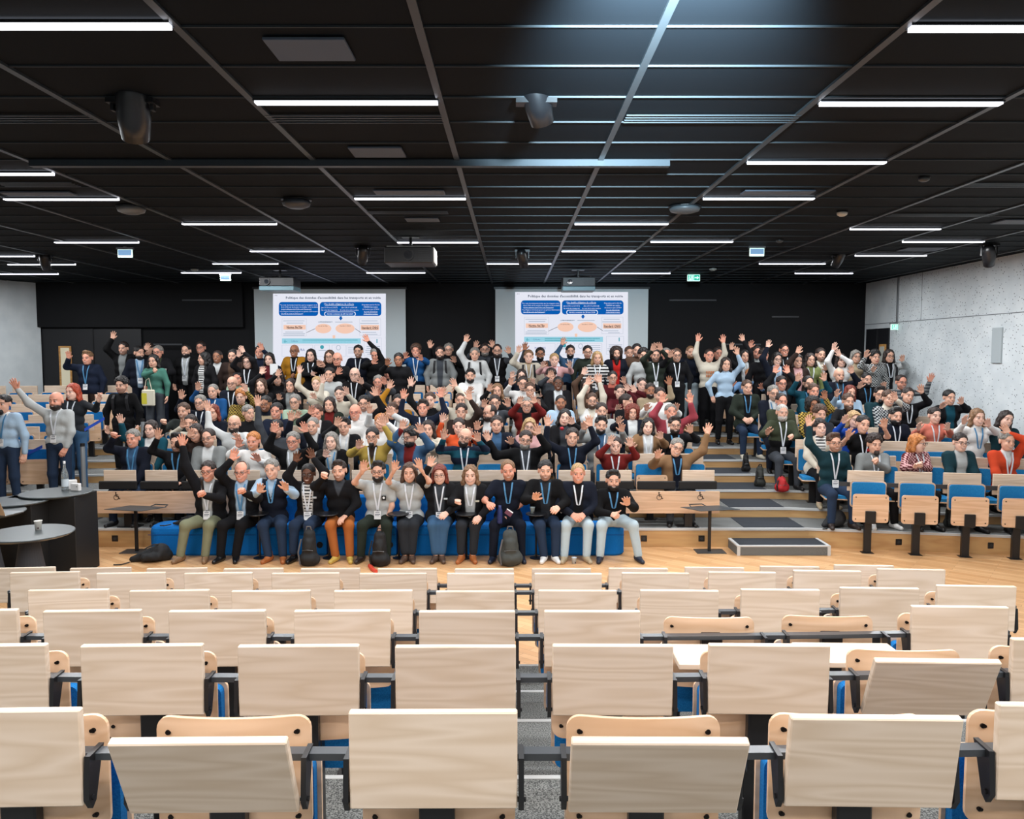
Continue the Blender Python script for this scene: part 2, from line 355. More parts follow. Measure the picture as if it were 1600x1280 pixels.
def hair_sdf(kind):
    base = ('e', (0, 0.014, 0.045), (0.088, 0.101, 0.089)); h = 0.0085; pr = [base]; zc = -0.045; face = ((0, -0.118, 0.010), (0.082, 0.084, 0.084)); amp = 0.0065; fq = 82; side = 0.006
    if kind == 'buzz': pr = [('e', (0, 0.011, 0.04), (0.0815, 0.099, 0.086))]; amp = 0.0
    if kind == 'quiff': pr += [('c', (-0.03, -0.05, 0.122), (0.04, -0.045, 0.12), 0.025, 0.022)]
    if kind == 'receding': face = ((0, -0.12, 0.03), (0.076, 0.095, 0.09)); amp = 0.002
    if kind == 'fringe': face = ((0, -0.13, 0.08), (0.09, 0.17, 0.1)); zc = -0.04; amp = 0.001
    if kind == 'curly': pr = [('e', (0, 0.012, 0.055), (0.1, 0.108, 0.1))]; amp = 0.011; fq = 95
    if kind == 'big': pr = [('e', (0, 0.02, 0.035), (0.128, 0.12, 0.122)), ('e', (0, 0.04, -0.06), (0.12, 0.09, 0.09))]; amp = 0.012; fq = 85; zc = -0.14; side = 0.05
    if kind in ('long', 'wavy', 'bob', 'mid'):
        L = {'long': -0.27, 'wavy': -0.26, 'bob': -0.105, 'mid': -0.165}[kind]; zc = L - 0.05; side = 0.06
        for s in (-1, 1):
            pr += [('c', (s * 0.072, 0.0, 0.03), (s * 0.088, 0.0, -0.09 if L < -0.1 else -0.06), 0.026, 0.027)]
            if L < -0.11: pr += [('c', (s * 0.088, 0.0, -0.09), (s * 0.1, -0.03 if L < -0.2 else 0.01, L), 0.027, 0.020)]
        pr += [('c', (-0.03, 0.06, 0.0), (-0.04, 0.075, max(L, -0.2)), 0.05, 0.045), ('c', (0.03, 0.06, 0.0), (0.04, 0.075, max(L, -0.2)), 0.05, 0.045)]
        if kind == 'wavy': amp = 0.010; fq = 80
        if kind == 'bob': pr += [('c', (-0.04, -0.075, 0.075), (0.05, -0.07, 0.08), 0.022, 0.02)]
    if kind == 'tied': pr += [('e', (0, 0.12, 0.03), (0.035, 0.035, 0.04))]; amp = 0.001
    if kind == 'pony': pr += [('c', (0, 0.11, 0.04), (0.05, 0.12, -0.14), 0.03, 0.02)]; amp = 0.002
    lf = lump(amp, fq, len(kind) * 3 + 1)
    def post(F, X, Y, Z):
        F = F + lf(X, Y, Z) + 0 * F
        F = np.maximum(F, -ell(X, Y, Z, *face))
        F = np.maximum(F, zc - Z + 0 * F)
        if side < 0.01: F = np.maximum(F, -np.maximum(np.maximum(Z - 0.03, Y - 0.03), 0 * F - 1))      # bare below the temples
        elif kind in ('long', 'wavy', 'mid', 'bob', 'big'): F = np.maximum(F, -ell(X, Y, Z, (0, -0.07, -0.10), (0.066, 0.1, 0.12)))
        return F
    V, Q = sdf(pr, h, 0.02, 0.03, post)
    return V, Q
def hair_mat(name, col):
    m = mat(name, col, 0.55)
    if len(m.node_tree.nodes) < 4:
        nt = m.node_tree; b = nt.nodes['Principled BSDF']; tc = nd(m, 'ShaderNodeTexCoord'); mp = nd(m, 'ShaderNodeMapping'); mp.inputs['Scale'].default_value = (90, 90, 14)
        n = nd(m, 'ShaderNodeTexNoise'); n.inputs['Scale'].default_value = 1.0; n.inputs['Detail'].default_value = 2
        r = nd(m, 'ShaderNodeValToRGB'); c = lin(col); r.color_ramp.elements[0].position = 0.3; r.color_ramp.elements[1].position = 0.7
        r.color_ramp.elements[0].color = (c[0] * .45, c[1] * .45, c[2] * .45, 1); r.color_ramp.elements[1].color = (min(c[0] * 1.35, 1), min(c[1] * 1.35, 1), min(c[2] * 1.35, 1), 1)
        nt.links.new(tc.outputs['Object'], mp.inputs[0]); nt.links.new(mp.outputs[0], n.inputs['Vector']); nt.links.new(n.outputs[0], r.inputs[0]); nt.links.new(r.outputs[0], b.inputs['Base Color'])
        bp = nd(m, 'ShaderNodeBump'); bp.inputs['Strength'].default_value = 0.7; bp.inputs['Distance'].default_value = 0.01; nt.links.new(n.outputs[0], bp.inputs['Height']); nt.links.new(bp.outputs[0], b.inputs['Normal'])
    return m
HAIR = {k: new_mesh('hair_' + k, *hair_sdf(k), [hair_mat('hair_hdark', 'hdark')], smooth=True) for k in ('short', 'buzz', 'quiff', 'receding', 'fringe', 'curly', 'big', 'long', 'wavy', 'bob', 'mid', 'tied', 'pony')}
def beard_sdf(kind):
    pr = [('e', (0, -0.028, -0.066), (0.066, 0.078, 0.060))]
    if kind == 'longbeard': pr += [('c', (0, -0.07, -0.1), (0, -0.085, -0.19), 0.05, 0.028)]
    if kind == 'goatee': pr = [('e', (0, -0.075, -0.085), (0.034, 0.045, 0.045))]
    lf = lump(0.0035, 110, 4)
    def post(F, X, Y, Z):
        F = F + lf(X, Y, Z)
        F = np.maximum(F, -ell(X, Y, Z, (0, -0.12, -0.054), (0.021, 0.06, 0.010)))
        F = np.maximum(F, -ell(X, Y, Z, (0, -0.13, -0.006), (0.085, 0.09, 0.036)))
        F = np.maximum(F, Y - 0.005 + 0 * F); F = np.maximum(F, Z + 0.012 + 0 * F)
        return F
    return sdf(pr, 0.0075, 0.02, 0.02, post)
BEARD = {k: new_mesh('beard_' + k, *beard_sdf(k), [hair_mat('hair_hdark', 'hdark')], smooth=True) for k in ('beard', 'longbeard', 'goatee')}
def glasses_mesh():
    b = MB()
    for s in (-1, 1):
        pts = [(s * (0.033 + 0.025 * math.cos(a)), -0.112 + 0.004 * abs(math.cos(a)), 0.008 + 0.0175 * math.sin(a)) for a in [i * math.pi / 6 for i in range(13)]]
        b.tube(pts, 0.0024, 5); b.tube([(s * 0.058, -0.108, 0.014), (s * 0.083, 0.005, 0.012)], 0.0022, 5)
    b.tube([(-0.009, -0.113, 0.012), (0.009, -0.113, 0.012)], 0.0022, 5)
    return b.mesh('glasses', [mat('glasses_frame', (26, 24, 28), 0.3)])
GLASSES = glasses_mesh()
def shoe_mesh():
    V, Q = sdf([('c', (0, 0.05, 0.045), (0, -0.02, 0.05), 0.042, 0.04), ('c', (0, -0.02, 0.04), (0, -0.15, 0.028), 0.04, 0.032), ('c', (0, 0.035, 0.05), (0, 0.03, 0.12), 0.04, 0.042)], 0.011, 0.03, 0.03, lambda F, X, Y, Z: np.maximum(F, -Z + 0 * F))
    return new_mesh('shoe', V, Q, [mat('leather_jet', 'jet', 0.4)], smooth=True)
SHOE = shoe_mesh()
def badge_mesh():
    b = MB().box(-0.047, 0.047, -0.002, 0.002, -0.115, 0, 0).box(-0.03, 0.03, -0.004, -0.0021, -0.022, -0.012, 1).box(-0.036, 0.036, -0.004, -0.0021, -0.052, -0.040, 1).box(-0.036, 0.02, -0.004, -0.0021, -0.066, -0.060, 1).box(-0.006, 0.006, -0.006, 0.004, -0.002, 0.016, 1)
    return b.mesh('badge', [M_WHITE, mat('badge_print', (120, 126, 136), 0.6)])
BADGE = badge_mesh()
def omat(o, m):
    o.material_slots[0].link = 'OBJECT'; o.material_slots[0].material = m; return o
SKIN = {'': (222, 172, 148), 'p': (232, 188, 168), 'r': (224, 158, 134), 'e': (172, 118, 90), 'd': (104, 66, 48)}
np_ = lambda v: np.array(v, dtype=float)
def frame(d, up):
    """rotation whose z is d and whose -y looks towards up-hint"""
    z = Vector(d).normalized(); y = -(Vector(up) - z * z.dot(Vector(up))).normalized(); x = y.cross(z)
    return np.array([[x[i], y[i], z[i]] for i in range(3)])
def ik(S, T, L1, L2, pole):
    S, T = np_(S), np_(T); d = T - S; L = np.linalg.norm(d)
    if L > (L1 + L2) * 0.985:
        k = min(L / ((L1 + L2) * 0.985), 1.12); L1 *= k; L2 *= k
        if L > (L1 + L2) * 0.985: T = S + d / L * (L1 + L2) * 0.985; d = T - S; L = np.linalg.norm(d)
    if L < 0.12: T = S + d / L * 0.12 if L > 1e-4 else S + np_((0, -0.12, 0)); d = T - S; L = 0.12
    u = d / L; a = (L1 ** 2 - L2 ** 2 + L ** 2) / (2 * L); hh = math.sqrt(max(L1 ** 2 - a ** 2, 0)); p = np_(pole); p = p - u * (p @ u); p /= max(np.linalg.norm(p), 1e-6)
    return S + u * a + p * hh, T

def bend(X, side=False):
    if X > 4.4: return -0.18 * (X - 4.4)
    if X < -6.9: return -0.10 * (-6.9 - X)
    return 0.0
def edge(k, X): return 11.64 + 0.8 * k + bend(X)
def floor_c(D, X): return 0.28 + 0.148 * min(max((D - edge(0, X)) / 0.8, 0), 7)
def floor_s(D, X):
    k = math.floor((D - edge(0, X)) / 0.8)
    return 0.0 if k < 0 else 0.28 + 0.148 * min(k, 7)
def place(hx, hy, pose):
    best = None; hh = 1.22 if pose == 'sit' else 1.60
    for i in range(330):
        D = 11.75 + 0.02 * i
        p = at(hx, hy, D)
        if D > 18.2 or p.x > 7.72: break
        e = abs(p.z - floor_c(D - (0.0 if pose == 'sit' else 0.35), p.x) - hh)
        if best is None or e < best[0]: best = (e, D)
    D = best[1]; X = at(hx, hy, D).x
    if pose == 'sit':
        j = max(1, min(8, round((D + 0.24 - edge(0, X)) / 0.8)))
        Dr = edge(j, X) - 0.24; D = Dr + max(0.0 if j == 1 else -0.10, min(0.06, D - Dr)); zf = 0.28 + 0.148 * (j - 1)
    else:
        k = max(0, min(7, math.floor((D - edge(0, X)) / 0.8)))
        if k < 7: D = min(max(D, edge(k, X) + 0.22), edge(k, X) + 0.62)
        D = min(D, 18.15); zf = 0.28 + 0.148 * k
    return D, zf
SEATED = []; PLACED = []
def patch_on(root, P, u, s, f, TL, inv, a, t, w, h, col, r=0.13, ring=None):
    c = P + u * TL * t + s * a + f * (r + 0.012) - inv; b = MB()
    V = [c - s * w / 2 - u * h / 2, c + s * w / 2 - u * h / 2, c + s * w / 2 + u * h / 2, c - s * w / 2 + u * h / 2]; V = [v - f * 0.015 for v in V] + [v + f * 0.004 for v in V]
    b.add(V, [(0, 1, 2, 3), (7, 6, 5, 4), (0, 4, 5, 1), (2, 6, 7, 3), (1, 5, 6, 2), (0, 3, 7, 4)])
    if ring: b.add([c + f * 0.006 + s * w * 0.27 * math.cos(k * math.pi / 8) + u * (w * 0.27 * math.sin(k * math.pi / 8) + h * 0.1) for k in range(16)], [tuple(range(16))], 1)
    b.obj('chest_emblem', [mat('emblem_%d_%d' % (col[0], col[1]), col, 0.7), mat('emblem_pale', (225, 228, 230), 0.7)], root)
def person(hx, hy, pose, hair, hcol, top, L=None, R=None, fl='', label='', legs='char', shoes='jet', D=None, zf=None, yaw=0, roll=0, scale=1.0, lean=0.0, LL='open', RR='open', feet=None, tilt=0, fine=False, dyL=None, dyR=None, cross=False, hlen=None, emb=None):
    fl = set(fl.split()); W = 'w' in fl; sk = np.array(lin(SKIN[([c for c in 'dper' if c in fl] + [''])[0]]))
    if D is None:
        D, zf = place(hx, hy, 'sit' if pose == 'q' else 'stand'); X0 = at(hx, hy, D).x; D0 = D
        def bad(d):
            x_ = at(hx, hy, d).x; return any(abs(x_ - a_) < 0.44 and abs(d - b_) < 0.33 for a_, b_, h_ in PLACED)
        near = [h_ for a_, b_, h_ in PLACED if abs(X0 - a_) < 0.44 and abs(D - b_) < 0.33]
        if near:
            sg = -1 if hy > near[0] else 1
            for q_ in (0.12, 0.22, 0.34, 0.46, 0.6):
                for s_ in (sg, -sg):
                    if 11.95 < D0 + s_ * q_ < 18.2 and not bad(D0 + s_ * q_): D = D0 + s_ * q_; break
                if D != D0: break
            zf = max(0.28, floor_s(D - (0.42 if pose == 'q' else 0.0), X0))
    if at(hx, hy, D).x > 7.8: D = min(D, 7.75 / ray(hx, hy)[0]); zf = floor_s(D - 0.1, 7.7)
    PLACED.append((at(hx, hy, D).x, D, hy))
    rnd = random.Random(int(hx * 31 + hy)); sk = sk * (0.95 + 0.1 * rnd.random())
    H = np_(at(hx, hy, D)); sc_ = (0.93 if W else 1.0)
    N = H + np_((0, 0.03, -0.150)) + np_((lean * 0.3, 0, 0))
    sit = pose == 'q'
    if sit:
        SEATED.append((H[0], D)); Pz = max(zf + 0.53, N[2] - 0.60); P = np_((H[0] + lean, D + 0.06, Pz))
    else: P = np_((H[0] + lean, D + 0.03, N[2] - 0.53))
    u = (N - P); TL = np.linalg.norm(u); u /= TL
    ya = math.radians(yaw * 0.4); s = np_((math.cos(ya), math.sin(ya), 0)); f = np_((math.sin(ya), -math.cos(ya), 0)); s = s - u * (s @ u); s /= np.linalg.norm(s); f = np.cross(s, u) * 1.0
    if f[1] > 0: f = -f
    hw = 0.185 * sc_
    SH = {-1: N - s * hw - u * 0.055, 1: N + s * hw - u * 0.055}
    body = []; topP = []; arms = []
    t_at = lambda t: P + u * TL * t
    jk = 0.012 if (top.startswith('open') or 'parka' in fl) else 0.0
    for (tt, hwid, r) in ((0.90, 0.14 * sc_, 0.068), (0.72, 0.10 * sc_, 0.118 * sc_), (0.40, (0.085 if not W else 0.06) * sc_, 0.108 * sc_ + jk), (0.06, 0.09, 0.115 * sc_ + jk)):
        c = t_at(tt); topP.append(('c', c - s * hwid, c + s * hwid, r + jk, r + jk)); body.append(('c', c - s * hwid, c + s * hwid, r * 0.72, r * 0.72))
    topP.append(('c', t_at(0.72), t_at(0.4), 0.11 * sc_, 0.11 * sc_)); topP.append(('c', t_at(0.4), t_at(0.08), 0.11 * sc_, 0.11 * sc_))
    topP.append(('c', t_at(0.95), N + u * 0.015, 0.068, 0.058 if 'turtle' in fl else 0.05))
    if 'turtle' in fl or 'scarf' in fl: topP.append(('c', N, N + (H - N) * 0.28, 0.068 if 'scarf' in fl else 0.058, 0.068 if 'scarf' in fl else 0.056))
    body.append(('c', t_at(0.9), N, 0.06, 0.052)); body.append(('c', N - u * 0.01, H + np_((0, 0.02, -0.05)), 0.050, 0.046)); body.append(('c', t_at(0.72), t_at(0.1), 0.08, 0.08))
    spec = top.split(':'); kind = spec[0] if len(spec) > 1 else 'plain'; c1 = np.array(lin(spec[1] if len(spec) > 1 else spec[0])); c2 = np.array(lin(spec[2])) if len(spec) > 2 else c1
    hv = []
    for side, T, hk in ((-1, L, LL), (1, R, RR)):
        S = SH[side]; dy = (dyL if side < 0 else dyR)
        if T is None:
            if sit: Tw = P + s * side * 0.13 + np_((0, -0.30, 0.10)); hd = np_((-side * 0.35, -1, -0.15)); pn = np_((0, -0.2, -1.0)); hk = 'relax'
            else: Tw = S + s * side * 0.09 + np_((0, -0.05, -0.50)); hd = np_((0, -0.1, -1)); pn = np_((-side, -0.6, 0)); hk = 'relax'
        else:
            up = None
            for k in range(26 if dy is None else 1):
                q = dy if dy is not None else -0.02 - 0.02 * k
                G = np_(at(T[0], T[1], S[1] + q)); hd = G - S; hd = hd / np.linalg.norm(hd)
                if T[1] < hy + 45: hd = hd * np_((0.5, 0.2, 0.4)) + np_((0, -0.06, 0.75)); pn = np_((0.12 * -side, -1, 0.05))
                else: hd = hd * 0.8 + np_((-side * 0.3, -0.2, 0.25)); pn = np_((0, -0.5, -1)) if LL == 'x' else np_((-side * .4, .5, -.6))
                hd /= np.linalg.norm(hd); Tw_ = G - hd * 0.085; e = abs(np.linalg.norm(Tw_ - S) - 0.44)
                if up is None or e < up[0]: up = (e, Tw_, hd, pn)
            Tw, hd, pn = up[1:]
        pole = np_((side * 0.75, 0.1, -0.8)) if T is None or T[1] > hy + 10 else np_((side * 0.9, -0.25, -0.45))
        E, Wp = ik(S, Tw, 0.275 * (0.95 if W else 1), 0.255 * (0.95 if W else 1), pole)
        fd = (Wp - E) / max(np.linalg.norm(Wp - E), 1e-6); hd = hd * 0.6 + fd * 0.5; hd /= np.linalg.norm(hd)
        ar = 0.92 if W else 1.0
        body += [('c', S, E, 0.045 * ar, 0.038 * ar), ('c', E, Wp, 0.038 * ar, 0.026 * ar)]
        short = kind == 'short' or 'T' in fl; arms.append((S, E, Wp))
        if short: topP += [('c', S, S + (E - S) * 0.62, 0.072 * ar, 0.068 * ar)]
        elif 'U' in fl: topP += [('c', S, E, 0.062 * ar, 0.054 * ar), ('c', E, E + (Wp - E) * .3, 0.052 * ar, 0.046 * ar)]
        else: topP += [('c', S, E, 0.070 * ar + jk * 0.7, 0.059 * ar + jk * 0.5), ('c', E, E + (Wp - E) * 0.93, 0.059 * ar + jk * 0.5, 0.042 * ar + jk * 0.5)]
        R3 = frame(hd, pn); hs = 1.02 if W else 1.12
        HV, HQ = HANDS[hk]; V = HV.copy()
        q = HQ
        # viewer-left hands carry the thumb on the right when the palm looks at the camera
        if side < 0: V[:, 0] *= -1; q = HQ[:, ::-1]
        hv.append(((V * hs) @ R3.T + Wp, q))
    # legs
    feet3 = []; leg = []
    for side in (-1, 1):
        hip = P + s * side * 0.09 - u * 0.01
        if sit:
            kn = np_((P[0] + side * (0.15 if not W else 0.11), P[1] - 0.42, zf + 0.50)); an = np_((kn[0] + side * 0.01, kn[1] - 0.02, zf + 0.09))
            if feet is not None:
                g = feet[0 if side < 0 else 1]; a3 = at(g, 872, 10.78); an = np_((a3.x, 10.82 if sit else D, zf + 0.09)); kn[0] = 0.55 * an[0] + 0.45 * kn[0]; kn[1] = 10.84
            if cross: an[0] = P[0] + side * -0.05; an[1] -= 0.06 * side
        else: kn = np_((hip[0] + side * 0.02, hip[1] - 0.02, zf + 0.5 * (P[2] - zf) + 0.02)); an = np_((hip[0] + side * 0.03, hip[1] + 0.02, zf + 0.09))
        body += [('c', hip, kn, 0.06, 0.045), ('c', kn, an, 0.045, 0.034)]
        leg += [('c', hip, kn, 0.102, 0.074), ('c', kn, an + (kn - an) * (0.12 if W else 0.02), 0.071, 0.056)]; feet3.append(an)
    leg.append(('c', P - s * 0.07, P + s * 0.07, 0.118, 0.118))
    root = thing('person', label, 'person', (float(H[0]), float(D), float(zf)))
    inv = np_((H[0], D, zf))
    # body
    BV, BQ = sdf(body, 0.017, 0.03, 0.03)
    hsz = 1.19 * scale * (0.96 if W else 1.0)
    Rh = np.array((Matrix.Rotation(math.radians(yaw), 3, 'Z') @ Matrix.Rotation(math.radians(-roll), 3, 'Y') @ Matrix.Rotation(math.radians(4 + tilt), 3, 'X')))
    Vs = [BV, (HEAD[0] * hsz) @ Rh.T + H] + [v for v, q in hv]; Qs = [BQ, HEAD[1]] + [q for v, q in hv]
    n = 0; QQ = []
    for V, q in zip(Vs, Qs): QQ.append(q + n); n += len(V)
    V = np.concatenate(Vs); Q = np.concatenate(QQ)
    C = np.tile(sk, (len(V), 1)); o0 = len(BV); hc = np.array(lin(hcol))
    brow, eye, iris, lip, teeth, stub = HW; HCs = C[o0:o0 + len(HEAD[0])]
    def mixc(wt, c): HCs[:] = HCs * (1 - wt[:, None]) + np.array(c) * wt[:, None]
    if 't' in fl or 'b' in fl: mixc(0.5 * stub, hc)
    mixc(lip * (0.85 if W else 0.6), np.array(lin((172, 84, 78))) * (0.5 if 'd' in fl else 1))
    if 'm' not in fl: mixc(teeth, lin((232, 224, 216)))
    mixc(brow * 0.85, hc * 0.8); mixc(eye * 0.8, lin((206, 196, 190))); mixc(iris, lin((46, 32, 28)))
    V = V - inv
    link('body', new_mesh('body', V, Q, [M_SKIN], smooth=True, col=C), root)
    # top
    TV, TQ = sdf(topP, 0.012 if (fine or kind in ('stripe', 'pat', 'open', 'vest')) else 0.0165, 0.045, 0.05)
    t = ((TV - P) @ u) / TL; a = (TV - P) @ s; fr = (TV - P) @ f
    da = np.min([np.minimum(dist_seg(TV, S, E), dist_seg(TV, E, Wp)) for S, E, Wp in arms], 0); dt = dist_seg(TV, t_at(0.1), t_at(0.8)); isarm = (da < 0.085) & ((np.abs(a) > 0.165 * sc_) | (dt > 0.16))
    TC = np.tile(c1, (len(TV), 1))
    if kind in ('open', 'zip'):
        wd = (0.052 + 0.03 * np.clip(t, 0, 1)) if kind == 'open' else 0.085 * np.clip((t - 0.62) / 0.38, 0, 1) - 0.006
        wgt = (np.clip((wd - np.abs(a)) / 0.014 + 0.5, 0, 1) * ((fr > 0.03) & ~isarm))[:, None]; TC = TC * (1 - wgt) + c2 * wgt; TC[(t > 0.97) & (fr > 0.0) & ~isarm & (np.abs(a) < 0.075)] = c2
        if len(spec) > 3:
            m_ = (fr > 0.03) & (np.abs(a) < wd - 0.006) & ~isarm; st_ = (np.clip(np.sin(t * 74) * 1.6 + 0.3, 0, 1) * m_)[:, None]; TC = TC * (1 - st_) + np.array(lin(spec[3])) * st_
    elif kind == 'vest': TC[isarm] = c2; TC[(fr > 0.03) & (np.abs(a) < 0.07 * np.clip((t - 0.55) / 0.45, 0, 1))] = c2
    elif kind == 'stripe': st_ = np.clip(np.sin((TV[:, 2] - P[2]) * 95) * 1.8 + 0.2, 0, 1)[:, None]; TC = TC * (1 - st_) + c2 * st_
    elif kind == 'bands': TC[(np.sin((TV[:, 2] - P[2]) * 28) > 0)] = c2
    elif kind == 'pat': TC[(np.sin(TV[:, 0] * 120) * np.sin(TV[:, 2] * 120) > 0.05)] = c2
    elif kind == 'low': TC[t < 0.45] = c2
    elif kind in ('collar', 'short'): TC[(t > 0.955) & (fr > -0.05) & (np.abs(a) < 0.075)] = c2
    if 'scarf' in fl: TC[(t > 0.93) & (np.abs(a) < 0.09)] = lin(spec[-1])
    link({'open': 'jacket', 'vest': 'vest', 'short': 'polo_shirt'}.get(kind, 'sweater' if kind != 'collar' else 'shirt'), new_mesh('top', TV - inv, TQ, [M_CLOTH], smooth=True, col=TC), root)
    LV, LQ = sdf(leg, 0.016 if fine else 0.022, 0.04, 0.05)
    lc = np.array(lin(legs)); LC = np.tile(lc, (len(LV), 1))
    link('trousers', new_mesh('trousers', LV - inv, LQ, [M_CLOTH], smooth=True, col=LC), root)
    for side, an in zip((-1, 1), feet3):
        so_ = link('shoe', SHOE, root, tuple(an - inv - np_((0, 0, 0.09))), (0, 0, math.radians(side * (14 if sit else 8)))); omat(so_, mat('leather_' + shoes, shoes, 0.5))
    Mh = Matrix.Translation(Vector(H - inv)) @ Matrix([list(r) + [0] for r in (Rh * hsz)] + [[0, 0, 0, 1]])
    def onhead(nm, me, m):
        o = link(nm, me, root); o.matrix_local = Mh; return omat(o, m)
    hm = hair_mat('hair_' + hcol, hcol)
    if hair != 'bald': onhead('hair', HAIR[hair], hm)
    if 'b' in fl: onhead('beard', BEARD['longbeard' if 'Z' in fl else 'beard'], hair_mat('hair_hgrey' if 'G' in fl else 'hair_' + hcol, 'hgrey' if 'G' in fl else hcol))
    if 'o' in fl: onhead('beard', BEARD['goatee'], hm)
    if 'g' in fl: onhead('glasses', GLASSES, mat('glasses_frame_' + ('red' if 'R' in fl else 'dark'), (150, 30, 40) if 'R' in fl else (26, 24, 28), 0.3))
    for e_ in (emb or []): patch_on(root, P, u, s, f, TL, inv, *e_)
    # lanyard and badge
    if 'l' in fl or 'u' in fl:
        bt = 0.30 if 'B' in fl else 0.46
        rr = lambda tt: (0.128 if tt > 0.55 else 0.132) * sc_ + jk + 0.012
        def fpt(aa, tt):
            hw_ = 0.10 * sc_; ex = max(abs(aa) - hw_, 0); r_ = rr(tt) if tt < 0.8 else rr(tt) - (tt - 0.8) * 0.28
            return t_at(tt) + s * aa + f * (math.sqrt(max(r_ ** 2 - ex ** 2, 1e-4)))
        lb = MB(); wdt = 0.0105
        for sd in (-1, 1):
            ch = [(sd * 0.062, 1.0), (sd * 0.055, 0.93), (sd * 0.045, 0.82), (sd * 0.030, 0.65), (sd * 0.004, bt)] if bt > 0.5 else [(sd * 0.062, 1.0), (sd * 0.055, 0.93), (sd * 0.047, 0.82), (sd * 0.034, 0.65), (sd * 0.018, 0.48), (sd * 0.004, bt)]
            pts = [fpt(aa, tt) for aa, tt in ch]; Vv = []
            for p_ in pts: Vv += [p_ - s * wdt - inv, p_ + s * wdt - inv, p_ + s * wdt - f * 0.004 - inv, p_ - s * wdt - f * 0.004 - inv]
            Ff = [(4 * i + j, 4 * i + (j + 1) % 4, 4 * i + 4 + (j + 1) % 4, 4 * i + 4 + j) for i in range(len(pts) - 1) for j in range(4)]
            lb.add(Vv, Ff)
        lb.obj('lanyard', [mat('ribbon_blue', (70, 130, 175), 0.6) if 'u' in fl else mat('ribbon_white', (214, 220, 228), 0.6)], root)
        if 'B' in fl:
            p_ = fpt(0, bt) + f * 0.006 - u * 0.012 - inv; bo = link('badge', BADGE, root, tuple(p_), (math.radians(-6), 0, ya + math.radians(rnd.uniform(-8, 8))))
    if 'k' in fl:   # rucksack straps over the shoulders
        kb = MB()
        for sd in (-1, 1):
            ch = [(sd * 0.115, 0.98), (sd * 0.12, 0.86), (sd * 0.125, 0.7), (sd * 0.135, 0.45)]
            pts = [t_at(tt) + s * aa + f * ((0.075 if tt > 0.9 else 0.128) * sc_ + jk + 0.006 - (0.03 if tt < .5 else 0)) for aa, tt in ch]; Vv = []
            for p_ in pts: Vv += [p_ - s * 0.022 - inv, p_ + s * 0.022 - inv, p_ + s * 0.022 - f * 0.02 - inv, p_ - s * 0.022 - f * 0.02 - inv]
            kb.add(Vv, [(4 * i + j, 4 * i + (j + 1) % 4, 4 * i + 4 + (j + 1) % 4, 4 * i + 4 + j) for i in range(3) for j in range(4)])
        kb.obj('rucksack_straps', [mat('strap_black', (24, 24, 28), 0.7)], root)
    return root
# ---------------- the hall ----------------
XR = 8.2; DB = 18.6; ZT = 0.28 + 0.148 * 7
M_OAK = mat('oak_floor', (206, 150, 96), 0.35)
def oak_setup():
    m = M_OAK; nt = m.node_tree; L = nt.links.new; b = nt.nodes['Principled BSDF']
    tc = nd(m, 'ShaderNodeTexCoord'); mp = nd(m, 'ShaderNodeMapping'); mp.inputs['Rotation'].default_value = (0, 0, math.radians(38)); mp.inputs['Scale'].default_value = (1, 1, 1)
    br = nd(m, 'ShaderNodeTexBrick'); br.inputs['Scale'].default_value = 1.0; br.inputs['Brick Width'].default_value = 0.9; br.inputs['Row Height'].default_value = 0.09; br.inputs['Mortar Size'].default_value = 0.0015
    br.inputs['Color1'].default_value = (*lin((240, 192, 140)), 1); br.inputs['Color2'].default_value = (*lin((218, 164, 112)), 1); br.inputs['Mortar'].default_value = (*lin((150, 108, 72)), 1)
    n = nd(m, 'ShaderNodeTexNoise'); n.inputs['Scale'].default_value = 6; mp2 = nd(m, 'ShaderNodeMapping'); mp2.inputs['Scale'].default_value = (1, 12, 1); mp2.inputs['Rotation'].default_value = (0, 0, math.radians(38))
    mx = nd(m, 'ShaderNodeMix', data_type='RGBA', blend_type='MULTIPLY'); mx.inputs[0].default_value = 0.25
    L(tc.outputs['Object'], mp.inputs[0]); L(mp.outputs[0], br.inputs['Vector']); L(tc.outputs['Object'], mp2.inputs[0]); L(mp2.outputs[0], n.inputs['Vector'])
    L(br.outputs['Color'], mx.inputs[6]); L(n.outputs[0], mx.inputs[7]); L(mx.outputs[2], b.inputs['Base Color'])
oak_setup()
struct('floor', MB().box(-16, 12, -4, 12.6, -0.12, 0.0), [M_OAK])
M_RISER = wood('oak_riser', (204, 164, 112), (190, 146, 96), 0.45, ring=5, rand=0.2)
M_RISER_SET = M_RISER
